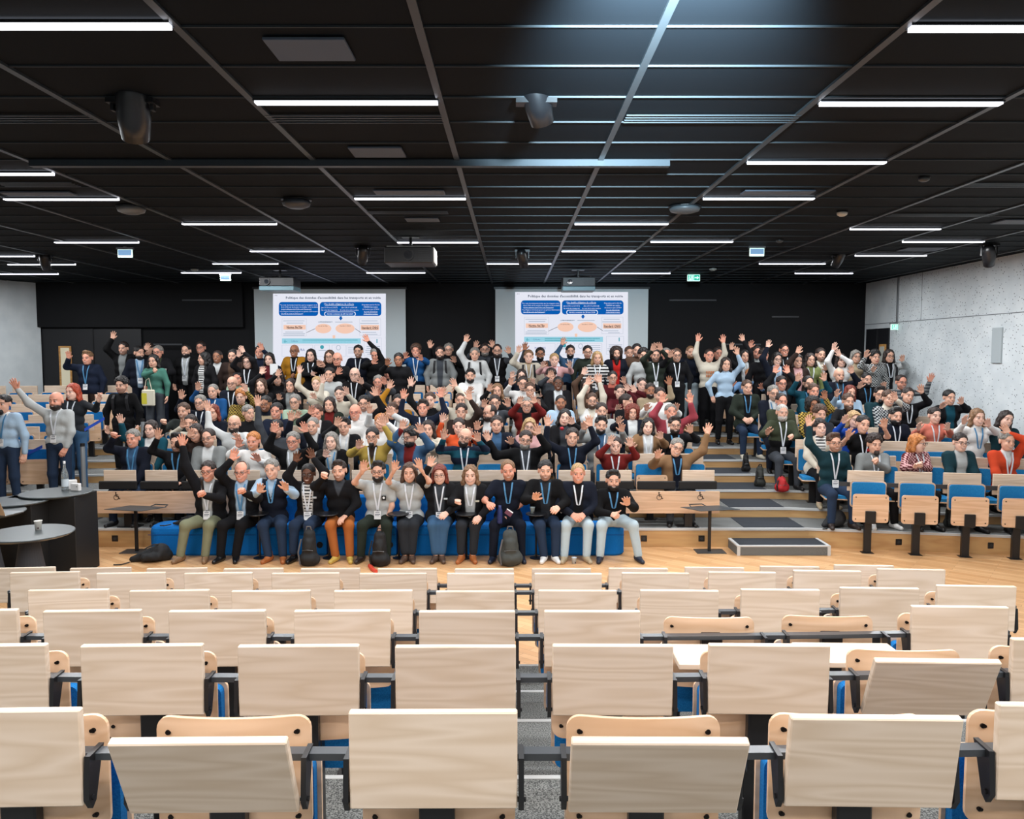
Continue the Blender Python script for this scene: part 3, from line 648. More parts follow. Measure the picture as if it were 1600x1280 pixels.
# raked floor opposite: eight carpeted platforms with oak risers and pale nosings
xs = [-15.0, -12.0, -9.5, -6.9, 4.4, 6.4, XR + 0.0]
for k in range(8):
    z0 = 0.0 if k == 0 else 0.28 + 0.148 * (k - 1); z1 = 0.28 + 0.148 * k
    V = []; F = []; mi = []
    b = MB()
    for xa, xb in zip(xs[:-1], xs[1:]):
        e0, e1 = edge(k, xa), edge(k, xb); f0, f1 = (edge(k + 1, xa) + 0.05, edge(k + 1, xb) + 0.05) if k < 7 else (DB, DB)
        zb = z0 - 0.1 if k else 0.0
        Vv = [(xa, e0, zb), (xb, e1, zb), (xb, f1, zb), (xa, f0, zb), (xa, e0, z1), (xb, e1, z1), (xb, f1, z1), (xa, f0, z1)]
        b.add(Vv, [(4, 5, 6, 7)], 0); b.add(Vv, [(0, 1, 5, 4), (3, 2, 1, 0), (2, 3, 7, 6)], 1)
        # nosing
        Vn = [(xa, e0 - 0.012, z1 - 0.03), (xb, e1 - 0.012, z1 - 0.03), (xb, e1 + 0.035, z1 + 0.004), (xa, e0 + 0.035, z1 + 0.004), (xa, e0 - 0.012, z1 + 0.004), (xb, e1 - 0.012, z1 + 0.004)]
        b.add(Vn, [(0, 1, 5, 4), (4, 5, 2, 3)], 2)
    o = struct('floor_platform', b, [M_CARPET, M_RISER, M_NOSE])
# dark anti-slip treads on the stairs of the two aisles
for k in range(7):
    z = 0.28 + 0.148 * k + 0.004
    for (xa, xb) in ((3.45, 4.35 - 0.03 * k), (-6.95, -6.45)):
        o = struct('floor_tread', MB().box(xa, xb, edge(k, xa) + 0.06, edge(k + 1, xa) - 0.02, z - 0.003, z + 0.002), [M_CARPD])
# carpeted half-step box in front of the first riser
st = thing('step_box', 'low carpeted step box with pale metal edging on the wooden floor', 'step', (3.86, 11.40, 0))
MB().bbox(-0.66, 0.66, -0.26, 0.22, 0, 0.135, 0.004).obj('body', [M_CARPET], st)
MB().box(-0.62, 0.62, -0.22, 0.21, 0.135, 0.141).obj('dark_tread', [M_CARPD], st)
MB().box(-0.665, 0.665, -0.266, -0.22, 0.125, 0.143).box(-0.665, -0.62, -0.22, 0.22, 0.125, 0.143).box(0.62, 0.665, -0.22, 0.22, 0.125, 0.143).box(-0.665, -0.62, -0.267, -0.262, 0, 0.14).box(0.62, 0.665, -0.267, -0.262, 0, 0.14).obj('edge_trim', [M_NOSE], st)
# near raked floor
NT = [1.81, 1.66, 1.53, 1.357, 1.235, 1.05]; ND = [2.30, 3.23, 4.07, 4.99, 5.83, 6.63]
for n in range(1, 6):
    z1 = NT[n - 1] - 1.01; y1 = ND[n] - 0.03; y0 = (ND[n - 1] - 0.03) if n > 1 else ND[0] - 0.03
    b = MB().box(-15, 8.2, y0 - 0.05, y1, -0.02 if n == 5 else z1 - 0.3, z1, 0)
    b.box(-15, 8.2, y1 - 0.03, y1 + 0.006, z1 - 0.02, z1 + 0.004, 1)
    struct('floor_platform', b, [M_CARPET, M_NOSE])
struct('floor_platform', MB().box(-15, 8.2, -4, ND[0] - 0.03, 0.5, 0.96, 0).box(-15, 8.2, ND[0] - 0.06, ND[0] - 0.024, 0.94, 0.964, 1), [M_CARPET, M_NOSE])
# walls
M_WALL = noise_mat('grey_wall', (200, 208, 212), (212, 219, 222), 3, 0.85)
def perforated(m):
    nt = m.node_tree; L = nt.links.new; b = nt.nodes['Principled BSDF']; src = b.inputs['Base Color'].links[0].from_socket
    tc = nd(m, 'ShaderNodeTexCoord'); v = nd(m, 'ShaderNodeTexVoronoi'); v.inputs['Scale'].default_value = 17.0; v.inputs['Randomness'].default_value = 0.85
    lt = nd(m, 'ShaderNodeMath', operation='LESS_THAN'); lt.inputs[1].default_value = 0.17; L(tc.outputs['Object'], v.inputs['Vector']); L(v.outputs['Distance'], lt.inputs[0])
    mx = nd(m, 'ShaderNodeMix', data_type='RGBA'); L(lt.outputs[0], mx.inputs[0]); L(src, mx.inputs[6]); mx.inputs[7].default_value = (*lin((96, 104, 108)), 1); L(mx.outputs[2], b.inputs['Base Color'])
M_PERF = noise_mat('perforated_wall', (200, 208, 212), (212, 219, 222), 3, 0.85); perforated(M_PERF)
M_BACK = mat('black_wall', (17, 18, 21), 0.75, spec=0.25)
struct('wall_right', MB().box(XR, XR + 0.2, -4, 17.35, 0, CEIL, 0).box(XR, XR + 0.2, 18.45, DB + 0.2, 0, CEIL, 1).box(XR, XR + 0.2, 17.35, 18.45, ZT + 2.1, CEIL, 1), [M_PERF, M_WALL])
struct('trim_1', MB().box(XR - 0.004, XR + 0.002, -4, DB, 3.52, 3.535).box(XR - 0.004, XR + 0.002, 16.05, 16.06, 3.53, CEIL), [mat('joint_grey', (120, 126, 130), 0.8)])
struct('wall_back', MB().box(-16, XR + 0.2, DB, DB + 0.2, 0, CEIL), [M_BACK])
# left wall runs at a slant
pA = Vector((-11.08, 18.6, 0)); pB = Vector((-14.2, 12.6, 0)); dd = (pB - pA).normalized(); nn = Vector((-dd.y, dd.x, 0)) * -1
def lw(name, t0, t1, z0, z1, th, m, off=0.0):
    q0 = pA + dd * t0 + nn * off; q1 = pA + dd * t1 + nn * off
    V = [q0 + Vector((0, 0, z0)), q1 + Vector((0, 0, z0)), q1 + Vector((0, 0, z1)), q0 + Vector((0, 0, z1))]; V += [v - nn * th for v in V]
    return struct(name, MB().add(V, [(0, 1, 2, 3), (7, 6, 5, 4), (0, 3, 7, 4), (1, 5, 6, 2), (3, 2, 6, 7), (0, 4, 5, 1)]), [m])
lw('wall_left', 0, 7.5, 0, CEIL, 0.2, M_WALL)
lw('trim_2', 0, 7.5, 3.52, 3.535, 0.01, mat('joint_grey'), 0.006)
struct('wall_left', MB().box(-15.2, -14.6, -4, 12.8, 0, CEIL), [M_WALL])
struct('wall_front', MB().box(-15.2, XR + 0.2, -4.2, -4, 0, CEIL), [M_WALL])
# black returns framing the far wall, with the drop at the left door
struct('wall_back', MB().box(-11.1, -6.2, DB - 0.16, DB, ZT + 2.15, CEIL), [M_BACK])
# dim slots in the black wall
for i, (x0, x1, y) in enumerate([(285, 362, 469), (1046, 1122, 469), (1130, 1192, 538), (232, 285, 538), (1206, 1252, 495)]):
    p = at(x0, y, DB - (0.17 if x1 < 365 else 0.01)); q = at(x1, y, DB - 0.17)
    struct('trim_%d' % (3 + i), MB().box(p.x, q.x, p.y - 0.015, p.y, p.z - 0.02, p.z + 0.015), [mat('slot_grey', (52, 55, 60), 0.5)])
# ceiling: dark metal tiles, bright joints
struct('ceiling', MB().box(-16, 12, -4.2, DB + 0.2, CEIL + 0.01, CEIL + 0.1), [M_CEIL])
b = MB(); k = -14
while 4.07 + 0.545 * k < DB:
    y = 4.07 + 0.545 * k
    if y > 0.5: b.box(-14.5, XR, y - 0.0045, y + 0.0045, CEIL - 0.001, CEIL + 0.011)
    k += 1
struct('trim_8', b, [mat('joint_line', (46, 52, 56), 0.5, 0.2, 0.4)])
b = MB()
for i in range(-12, 8):
    x = -0.46 + 1.2 * i
    if x < XR: b.box(x - 0.022, x + 0.022, -4, DB, CEIL - 0.006, CEIL + 0.011)
struct('trim_9', b, [M_RAIL])
p = at_z(50, 252, CEIL); q = at_z(1045, 252, CEIL)
b = MB().box(p.x, q.x, p.y - 0.05, p.y + 0.02, CEIL - 0.05, CEIL)
struct('trim_10', b, [mat('track_grey', (58, 66, 72), 0.4, 0.3)])
# linear slots (air outlets)
for i, (x0, x1, y) in enumerate([(-20, 150, 186), (420, 692, 186), (976, 1244, 186), (1510, 1640, 289), (1388, 1552, 336), (0, 120, 288), (575, 700, 332)]):
    p = at_z(x0, y, CEIL); q = at_z(x1, y, CEIL); b = MB()
    for j in range(4): b.box(p.x, q.x, p.y - 0.10 + 0.055 * j, p.y - 0.085 + 0.055 * j, CEIL - 0.008, CEIL)
    g = tag(b.obj('air_slot', [M_RAIL]), ['long slotted air outlet in the ceiling above the left spotlight', 'slotted air outlet beside the brightest left ceiling strip', 'slotted air outlet in the hazy middle of the ceiling', 'pale slotted outlet near the right wall below the exit sign', 'pale perforated outlet bar above the right wall strips', 'slotted outlet between two strips at the left edge', 'short slotted outlet above the big projector'][i], 'vent', 'slotted ceiling air outlets')
# square diffusers
for i, (x, y, w_, d_) in enumerate([(485, 76, 0.42, 0.30), (590, 237, 0.42, 0.30), (60, 302, 0.7, 0.18), (640, 300, 0.7, 0.2), (1215, 300, 0.7, 0.18), (1590, 346, 0.5, 0.3), (1440, 389, 0.6, 0.4), (660, 343, 0.4, 0.25)]):
    p = at_z(x, y, CEIL)
    tag(MB().bbox(p.x - w_ / 2, p.x + w_ / 2, p.y - d_ / 2, p.y + d_ / 2, CEIL - 0.012, CEIL + 0.004, 0.003).obj('ceiling_hatch', [mat('hatch_grey', (74, 84, 98), 0.6)]),
        ['grey square ceiling panel at the top, left of the middle', 'smaller grey ceiling panel just above the long ceiling track', 'dark panel over the strip light at far left', 'panel just above the strip right of the round detector', 'panel just above the strip light right of the haze', 'pale panel at the right edge above the light wall', 'dim panel between the two strips by the right wall', 'dim panel above the large hanging projector'][i], 'ceiling panel', 'flat ceiling panels')
# ceiling strip lights
M_GLOW = mat('strip_glow', (240, 242, 248), 0.5, emit=(240, 243, 255), estr=3.2)
ROWN = {}
for i, ((x_, y_, L_), (a_, b_, yy)) in enumerate(zip(LP, STRIPS)):
    side = 'left' if b_ < 560 else ('middle' if b_ < 1060 else 'right')
    t = thing('strip_light', 'lit linear ceiling strip, %s part of the ceiling, %s from the top of the picture' % (side, ['first', 'second', 'third', 'fourth', 'fifth', 'sixth', 'seventh', 'eighth', 'ninth', 'tenth', 'eleventh', 'twelfth'][ROWN.setdefault(side, [0])[0]]), 'ceiling light', (x_, y_, CEIL), group='linear ceiling lights'); ROWN[side][0] += 1
    MB().box(-L_ / 2 + 0.01, L_ / 2 - 0.01, -0.03, 0.03, -0.026, 0.0).obj('diffuser', [M_GLOW], t)
    MB().box(-L_ / 2, L_ / 2, -0.036, -0.031, -0.014, 0.002).box(-L_ / 2, L_ / 2, 0.031, 0.036, -0.014, 0.002).obj('housing', [M_BLACK], t)

# doors
d1 = struct('door_1', MB().box(-10.9, -8.6, DB - 0.06, DB, ZT, ZT + 2.12), [mat('door_black', (26, 27, 31), 0.5)])
p0 = at(92, 541, DB - 0.07); p1 = at(114, 609, DB - 0.07)
MB().box(p0.x, p1.x, p0.y - 0.02, p0.y, p1.z, p0.z, 0).box(p0.x + 0.05, p1.x - 0.04, p0.y - 0.03, p0.y - 0.018, p1.z + 0.04, p0.z - 0.04, 1).obj('window_frame', [wood('oak_trim', (206, 156, 92), (186, 134, 74), 0.5), mat('corridor_glow_glass', (190, 184, 160), 0.15, emit=(190, 182, 160), estr=0.45)], d1)  # pane glows by emission, standing in for corridor light behind it
MB().box(-9.72, -9.70, DB - 0.075, DB - 0.06, ZT, ZT + 2.12, 0).obj('door_gap', [M_BLACK], d1)
MB().box(-9.95, -9.8, DB - 0.13, DB - 0.10, ZT + 1.02, ZT + 1.04).box(-9.82, -9.8, DB - 0.13, DB - 0.06, ZT + 1.02, ZT + 1.04).obj('door_handle', [mat('steel', 'steel', 0.3, 0.8)], d1)
d2 = struct('door_2', MB().box(XR - 0.03, XR + 0.1, 17.35, 18.45, ZT, ZT + 2.1).box(XR - 0.05, XR + 0.02, 17.88, 17.92, ZT, ZT + 2.1), [mat('door_black')])
MB().box(XR - 0.05, XR - 0.02, 17.44, 17.74, ZT + 0.3, ZT + 1.75, 0).box(XR - 0.06, XR - 0.045, 17.49, 17.69, ZT + 0.35, ZT + 1.7, 1).obj('window_frame', [MATS['oak_trim'], mat('dim_glass', (170, 172, 164), 0.15, emit=(170, 172, 164), estr=0.15)], d2)  # faint emission in the pane imitates light from the corridor
p = at(1525, 540, 13.4)
tag(MB().bbox(XR - 0.03, XR + 0.01, 13.35, 13.62, 2.70, 3.30, 0.006).obj('wall_speaker', [mat('pale_grey_panel', (166, 176, 180), 0.6)]), 'narrow upright grey panel fixed on the perforated right wall', 'wall panel')
b = MB().lathe([(0.0, 0.09), (0.06, 0.08), (0.085, 0.04), (0.09, 0)], 20)
pw = pA + dd * 0.75 + nn * 0.0
o = tag(b.obj('wall_sensor', [mat('pale_grey_panel')], smooth=True), 'small round grey sensor high on the left wall', 'sensor'); o.location = pw + Vector((0, 0, 4.32)); o.rotation_euler = (math.radians(90), 0, math.atan2(nn.x, -nn.y) if True else 0)

# ---------------- exit signs ----------------
M_SIGNG = mat('sign_green', (40, 178, 150), 0.4, emit=(30, 170, 140), estr=0.9)
M_SIGNW = mat('sign_white', (225, 250, 245), 0.4, emit=(215, 250, 240), estr=0.9)
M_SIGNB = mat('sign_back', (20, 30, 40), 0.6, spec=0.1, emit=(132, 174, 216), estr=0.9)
def runner(b, cx, cz, s, y, mi):
    def bar(p, q, w_): 
        p = Vector((cx + p[0] * s, y, cz + p[1] * s)); q = Vector((cx + q[0] * s, y, cz + q[1] * s)); d = (q - p).normalized(); n_ = Vector((-d.z, 0, d.x)) * w_ * s
        b.add([p - n_, q - n_, q + n_, p + n_], [(0, 1, 2, 3)], mi)
    b.add([(cx + (0.12 + 0.1 * math.cos(a)) * s, y, cz + (0.62 + 0.1 * math.sin(a)) * s) for a in [i * math.pi / 5 for i in range(10)]], [tuple(range(10))], mi)
    bar((0.05, 0.45), (-0.08, 0.0), 0.1); bar((0.05, 0.45), (0.38, 0.3), 0.05); bar((0.05, 0.45), (-0.35, 0.3), 0.05); bar((-0.35, 0.3), (-0.4, 0.1), 0.045)
    bar((-0.05, 0.0), (0.28, -0.1), 0.07); bar((0.28, -0.1), (0.2, -0.5), 0.055); bar((-0.08, 0.0), (-0.18, -0.3), 0.07); bar((-0.18, -0.3), (-0.55, -0.35), 0.055)
def exit_sign(px, py, D, w_, h_, arrow, label, rz=0):
    p = at(px, py, D); t = thing('exit_sign', label, 'sign', tuple(p), (0, 0, rz))
    MB().bbox(-w_ / 2, w_ / 2, 0, 0.03, -h_ / 2, h_ / 2, 0.004, 0).obj('panel', [M_SIGNW], t)
    if p.z + h_ / 2 < CEIL and not rz: MB().box(-w_ / 2 * 1.15, w_ / 2 * 1.15, -0.01, 0.045, h_ / 2, h_ / 2 + 0.03).box(-0.02, 0.02, 0.0, 0.03, h_ / 2, CEIL - p.z).obj('mounting', [mat('steel')], t)
    if arrow is None:
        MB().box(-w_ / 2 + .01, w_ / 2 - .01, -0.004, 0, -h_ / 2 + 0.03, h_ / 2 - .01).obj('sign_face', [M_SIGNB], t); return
    b = MB(); b.add([(0.006, -0.003, -h_ / 2 + .012), (w_ / 2 - .012, -0.003, -h_ / 2 + .012), (w_ / 2 - .012, -0.003, h_ / 2 - .012), (0.006, -0.003, h_ / 2 - .012)], [(0, 1, 2, 3)], 0)
    cx = w_ / 4; s = h_ * 0.36
    A = [(-0.25, 0.9), (0.25, 0.9), (0.25, 0.0), (0.7, 0.0), (0, -0.9), (-0.7, 0.0), (-0.25, 0.0)]
    if arrow == 'r': A = [(-z, x) for x, z in A]
    b.add([(cx + x * s, -0.005, z * s) for x, z in A], [tuple(range(7))], 1)
    b.add([(-w_ / 2 + .012, -0.003, -h_ / 2 + .012), (-0.006, -0.003, -h_ / 2 + .012), (-0.006, -0.003, h_ / 2 - .012), (-w_ / 2 + .012, -0.003, h_ / 2 - .012)], [(0, 1, 2, 3)], 0)
    b.add([(-w_ / 2 + .03, -0.004, -h_ / 2 + .02), (-0.02, -0.004, -h_ / 2 + .02), (-0.02, -0.004, h_ / 2 - .02), (-w_ / 2 + .03, -0.004, h_ / 2 - .02)], [(0, 1, 2, 3)], 1)
    runner(b, -w_ / 4, 0, h_ * 0.6, -0.006, 0)
    b.obj('pictogram', [M_SIGNG, M_SIGNW], t)
exit_sign(1531, 250, 7.7, 0.27, 0.15, 'd', 'large green exit sign with running man and down arrow, under the ceiling at right')
exit_sign(1084, 434, 16.6, 0.26, 0.14, 'r', 'small green exit sign with right arrow, far back over the dark wall')
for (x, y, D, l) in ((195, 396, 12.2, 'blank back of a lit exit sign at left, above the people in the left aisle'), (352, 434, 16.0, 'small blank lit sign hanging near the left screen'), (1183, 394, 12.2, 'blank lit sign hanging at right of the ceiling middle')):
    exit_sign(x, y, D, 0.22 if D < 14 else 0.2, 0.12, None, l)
exit_sign(1402, 511, at(1402, 511, 17.0).y, 0.26, 0.12, 'd', 'small exit sign above the black door in the right wall', 0)
bpy.context.view_layer.objects.active = None

# ---------------- projection screens and slides ----------------
M_SCR = mat('screen_cloth', (206, 218, 222), 0.8)
def emat(name, c, k=1.0): return mat(name, (0, 0, 0), 1.0, spec=0.0, emit=c, estr=k)
E_BG = emat('slide_white', (238, 240, 252), 0.92); E_BLUE = emat('slide_blue', (10, 92, 176)); E_PEA = emat('slide_peach', (250, 206, 184), .95); E_CYA = emat('slide_cyan', (150, 208, 226))
E_TXT = emat('slide_ink', (70, 84, 104)); E_TW = emat('slide_text_white', (235, 242, 252)); E_DK = emat('slide_black', (44, 36, 44)); E_GR = emat('slide_grey', (178, 188, 204)); E_TEAL = emat('slide_teal', (70, 160, 175)); E_NAVY = emat('slide_navy', (70, 96, 160))
TXT = []
def slide(name, label, box, ox, oy, dl):
    t = thing(name, label, 'projection screen', tuple(at((box[0] + box[2]) / 2, 452, DB - 0.12)))
    o = Vector(t.location)
    p0 = at(box[0], 452, DB - 0.1); p1 = at(box[2], 610, DB - 0.1)
    zb = p1.z - 0.15
    MB().box(p0.x - o.x, p1.x - o.x, 0.0, 0.03, zb - o.z, p0.z - o.z).obj('screen_cloth', [M_SCR], t)
    MB().box(p0.x - o.x - 0.03, p1.x - o.x + 0.03, -0.02, 0.118, p0.z - o.z, p0.z - o.z + 0.05).obj('screen_case', [M_BLACK], t)
    # slide coordinates are picture points of the left slide (x from 427, y from 459)
    def P(x, y, d=0.0): q = at(x + ox, y + oy, DB - 0.1 - 0.004 - d); return (q.x - o.x, -0.004 - d, q.z - o.z)
    layers = MB()
    def rect(b, x0, y0, x1, y1, mi=0, d=0.002): b.add([P(x0, y1, d), P(x1, y1, d), P(x1, y0, d), P(x0, y0, d)], [(0, 1, 2, 3)], mi)
    def rrect(b, x0, y0, x1, y1, r, mi=0, d=0.003):
        pts = []
        for cx, cy, a0 in ((x1 - r, y0 + r, -90), (x1 - r, y1 - r, 0), (x0 + r, y1 - r, 90), (x0 + r, y0 + r, 180)):
            for k in range(6): a = math.radians(a0 + 18 * k); pts.append(P(cx + r * math.cos(a), cy + r * math.sin(a), d))
        b.add(pts, [tuple(range(len(pts)))[::-1]], mi)
    def ellp(b, cx, cy, rx, ry, mi=0, d=0.003): b.add([P(cx + rx * math.cos(a), cy - ry * math.sin(a), d) for a in [i * math.pi / 14 for i in range(28)]], [tuple(range(28))], mi)
    b = MB(); rect(b, 427, 459, 603, 575, 0, 0.0); b.obj('projected_slide', [E_BG], t)
    b = MB(); rrect(b, 436, 472, 497.5, 494, 5); rrect(b, 500, 472, 596, 494, 5); b.add([P(531, 494, .003), P(534.5, 494, .003), P(534.5, 497, .003), P(536, 497, .003), P(532.7, 501, .003), P(529.5, 497, .003), P(531, 497, .003)], [tuple(range(7))[::-1]])
    b.obj('blue_panels', [E_BLUE], t)
    b = MB(); rrect(b, 507, 487.2, 556, 494.4, 3, 0, .004); rrect(b, 508, 488, 555, 493.6, 2.6, 1, .005); b.obj('date_capsule', [E_TW, E_BLUE], t)
    b = MB(); rect(b, 443.5, 508, 478, 515); rect(b, 564, 508, 592.5, 516); ellp(b, 505.5, 513.5, 12.5, 7.5); ellp(b, 539.5, 513.5, 15, 8); rect(b, 520, 524, 524, 529); b.obj('peach_shapes', [E_PEA], t)
    b = MB(); rect(b, 441, 529, 564, 537); b.obj('cyan_band', [E_CYA], t)
    b = MB()
    def frame_(x0, y0, x1, y1): rect(b, x0, y0, x1, y0 + .35); rect(b, x0, y1, x1, y1 + .35); rect(b, x0, y0, x0 + .35, y1); rect(b, x1, y0, x1 + .35, y1)
    for fr_ in ((441, 498, 479, 525), (562, 498, 595, 524), (441, 539, 489, 557), (492, 539, 515, 557), (519, 539, 540, 557), (542, 539, 562, 557), (569, 528, 596, 556)): frame_(*fr_)
    for (x0, x1, y) in [(443, 476, 501), (448, 474, 504.5), (446, 474, 518.5), (443, 477, 521), (443, 476, 523.5), (499, 520, 502.5), (524, 551, 502.8), (499, 512, 514), (501, 510, 517.5), (533, 546, 513), (531, 549, 516), (533, 546, 519), (565, 590, 501), (563, 592, 505), (566, 588, 519), (572, 590, 522),
                        (544, 560, 542), (544, 560, 545), (544, 560, 548), (544, 560, 551), (573, 594, 541), (573, 594, 544), (571, 592, 547), (571, 590, 550), (574, 592, 553), (498, 510, 547)]: rect(b, x0, y, x1, y + 1.1)
    ellp(b, 529, 543.5, 3.7, 4); b.obj('fine_print', [E_GR], t)
    b = MB(); ellp(b, 529, 543.5, 2.7, 3, 0, .004); b.obj('ring_centre', [E_BG], t)
    b = MB(); ellp(b, 503.5, 542.5, 3, 3); rect(b, 588.5, 530, 590, 536); rect(b, 473, 531, 559, 532.2); rect(b, 473, 534, 551, 535.2); rect(b, 444, 533.3, 449, 534.3, 0); rect(b, 445, 531, 446.3, 536); b.obj('teal_marks', [E_TEAL], t)
    b = MB(); rect(b, 430, 461.5, 431, 462.3); rect(b, 432.4, 461.5, 433.4, 462.3); rect(b, 448.5, 513.6, 472, 514.2); rect(b, 566, 514.4, 591, 515.0)
    for (xa, ya, xb, yb) in ((479, 520, 493, 513.6), (555, 513.6, 564.5, 520)):
        dx, dy = xb - xa, yb - ya; L_ = math.hypot(dx, dy); nx_, ny_ = -dy / L_ * .3, dx / L_ * .3; b.add([P(xa + nx_, ya + ny_, .003), P(xb + nx_, yb + ny_, .003), P(xb - nx_, yb - ny_, .003), P(xa - nx_, ya - ny_, .003)], [(0, 1, 2, 3)])
    b.obj('dark_marks', [E_DK], t)
    b = MB()
    for x0, x1, y in ((508, 553, 476.3 + .8),): rect(b, x0, y, x1, y + .5, 0, .004)
    for x0, x1, y in ((440, 486, 484), (440, 472, 491), (569, 590, 488), (568, 591, 491.6)): rect(b, x0, y, x1, y + .35, 0, .004)
    rect(b, 438, 476.0, 438.8, 476.8, 0, .004); rect(b, 438, 486.2, 438.8, 487, 0, .004); b.obj('white_rules', [E_TW], t)
    def text(s, x, y, h, m, wid=None, al='CENTER', nm='slide_lettering'):
        c = bpy.data.curves.new(nm, 'FONT'); c.body = s; c.size = h * 0.0149 * 1.38; c.align_x = al; c.resolution_u = 1; c.materials.append(m)
        if 'title' in nm or 'heading' in nm: c.offset = 0.0018
        oo = link(nm, c, t); q = P(x, y, 0.006); oo.location = q; oo.rotation_euler = (math.pi / 2, 0, 0); TXT.append((oo, wid)); return oo
    text("Politique des données d'accessibilité dans les transports et en voirie", 521, 467.2, 3.7, E_TXT, 147, nm='slide_title')
    for i, s_ in enumerate(["Le code des transports précise que les voyageurs ont le", "droit à l'info sur les moyens de mobilités et les modalités", "de leur utilisation (art L3 du code Transports)", "Les Régions doivent proposer un système d'information", "(art. 40 du code des Transports)"]):
        text(s_, 439.5, [477.6, 480.9, 484.2, 487.8, 491.2][i], 2.0, E_TW, [56, 57, 47, 57, 34][i], 'LEFT')
    text("Une double obligation de collecte", 530, 476.6, 2.9, E_TW, 46)
    text("(art. L1115-6 et L1115-7)", 515, 481.8, 2.3, E_TW, 25); text("du code des transports", 515, 485.6, 2.2, E_TW, 25)
    text("(Art. L141-13 et R141-24)", 546, 481.8, 2.3, E_TW, 24); text("du code de la voirie routière", 546, 485.6, 2.2, E_TW, 29)
    text("Arrêté commun du 28 mai 2024", 531.5, 491.8, 2.5, E_TW, 40)
    for i, s_ in enumerate(["Disposition sur le rôle des", "CEA/EAA dans analyse", "des données (art. L2143-4", "du code Général des", "Collectivités locales)"]): text(s_, 579.5, 477.3 + 3.6 * i, 2.2, E_TW, [27, 22, 26, 21, 21][i])
    text("Norme NeTEx", 460.5, 513.2, 3.6, E_DK, 24.5, nm='slide_heading'); text("Standard CNIG", 578.3, 514.0, 3.6, E_DK, 26, nm='slide_heading')
    text("Profil NeTEx", 505, 510.5, 1.8, E_DK, 14); text("Standard CNIG", 539.5, 510.3, 1.8, E_DK, 17); text("La Normalisation :", 508, 504.2, 1.9, E_TXT, 21)
    text("Collecte :", 461, 534.3, 2.6, E_NAVY, 12)
    text("MOBILITES" if dl else "AURA", 466 if dl else 470, 548.5, 4.0, E_NAVY, 17 if dl else 13)
    return t
slide('projection_screen', 'left projection screen showing the French accessibility slide', (397, 452, 635), 0, 0, 0)
slide('projection_screen', 'right projection screen showing the French accessibility slide', (774, 452, 1011), 378, -2.5, 1)
# ---------------- tablet chairs ----------------
def chair_parts():
    d = {}
    d['ped'] = MB().bbox(-0.05, 0.05, -0.03, 0.04, 0.0, 0.66, 0.006).bbox(-0.085, 0.085, -0.075, 0.075, 0.0, 0.012, 0.003).bbox(-0.055, 0.055, 0.075, 0.125, 0.40, 0.845, 0.006).box(-0.04, 0.04, 0.0, 0.10, 0.46, 0.52).mesh('pedestal', [M_BLACK])
    d['pedx'] = MB().bbox(-0.05, 0.05, -0.03, 0.04, -0.16, 0.66, 0.006).bbox(-0.085, 0.085, -0.075, 0.075, -0.16, -0.148, 0.003).bbox(-0.055, 0.055, 0.075, 0.125, 0.40, 0.845, 0.006).box(-0.04, 0.04, 0.0, 0.10, 0.46, 0.52).bbox(-0.07, 0.07, -0.16, -0.10, 0.30, 0.48, 0.006).mesh('pedestal', [M_BLACK])
    b = MB().rslab(-0.245, 0.245, 0.50, 0.885, 0.055, 0.014, 0.045, -0.03, flare=0.0)
    for sx in (-1, 1):
        for z in (0.555, 0.835): b.cyl((sx * 0.2, 0.052, z), (sx * 0.2, 0.030 + 0.025, z), 0.006, n=8, mi=1); b.cyl((sx * 0.205, 0.044, z), (sx * 0.205, 0.0525, z), 0.008, n=10, mi=1)
    d['back'] = b.mesh('backrest', [M_SHELL, M_BOLT])
    d['backpad'] = MB().rslab(-0.225, 0.225, 0.52, 0.865, 0.025, 0.031, 0.035, -0.03, flare=0.0).mesh('back_cushion', [M_BLUE])
    # folded seat: wooden underside to the front, cushion towards the backrest
    b = MB().rslab(-0.24, 0.24, 0.315, 0.72, -0.135, 0.016, 0.04, 0.0)
    for sx in (-1, 1):
        for z in (0.36, 0.675): b.cyl((sx * 0.2, -0.14, z), (sx * 0.2, -0.134, z), 0.009, n=8, mi=1)
    d['seatup'] = b.mesh('seat', [M_SHELL, M_BOLT]); d['padup'] = MB().rslab(-0.225, 0.225, 0.33, 0.705, -0.119, 0.045, 0.035, 0.0).mesh('seat_cushion', [M_BLUE])
    M = Matrix.Rotation(math.radians(-90), 4, 'X')
    def rot(me, dy, dz):
        m2 = me.copy(); co = np.zeros(len(m2.vertices) * 3); m2.vertices.foreach_get('co', co); co = co.reshape(-1, 3)
        c = co.copy(); c[:, 1] = -(0.72 - co[:, 2]) * -1 * 1 + 0; c[:, 1] = dy - (co[:, 2] - 0.315); c[:, 2] = dz + (co[:, 1] + 0.135); m2.vertices.foreach_set('co', c.ravel()); m2.update(); return m2
    d['seatdn'] = rot(d['seatup'], -0.02, 0.405); d['paddn'] = rot(d['padup'], -0.02, 0.405)
    tb = MB().bbox(-0.25, 0.25, 0.0, 0.030, 0.0, 0.30, 0.004); d['tab'] = tb.mesh('writing_tablet', [M_TAB])
    for sx in (-1, 1):
        b = MB(); x = sx * 0.262; V = [(x - 0.008, y, z) for (y, z) in ((-0.07, 0.15), (0.02, 0.15), (0.035, 0.02), (0.012, -0.015), (-0.012, 0.0), (-0.05, 0.11))]; V += [(v[0] + 0.016, v[1], v[2]) for v in V]
        b.add(V, [tuple(range(6)), tuple(range(6, 12))[::-1]] + [(k, k + 6, (k + 1) % 6 + 6, (k + 1) % 6) for k in range(6)])
        b.cyl((x - 0.014, 0.012, 0.02), (x + 0.014, 0.012, 0.02), 0.008, n=8)
        d['brk%d' % sx] = b.mesh('tablet_bracket', [M_BLACK])
    return d
CP = chair_parts()
BLUEL = None
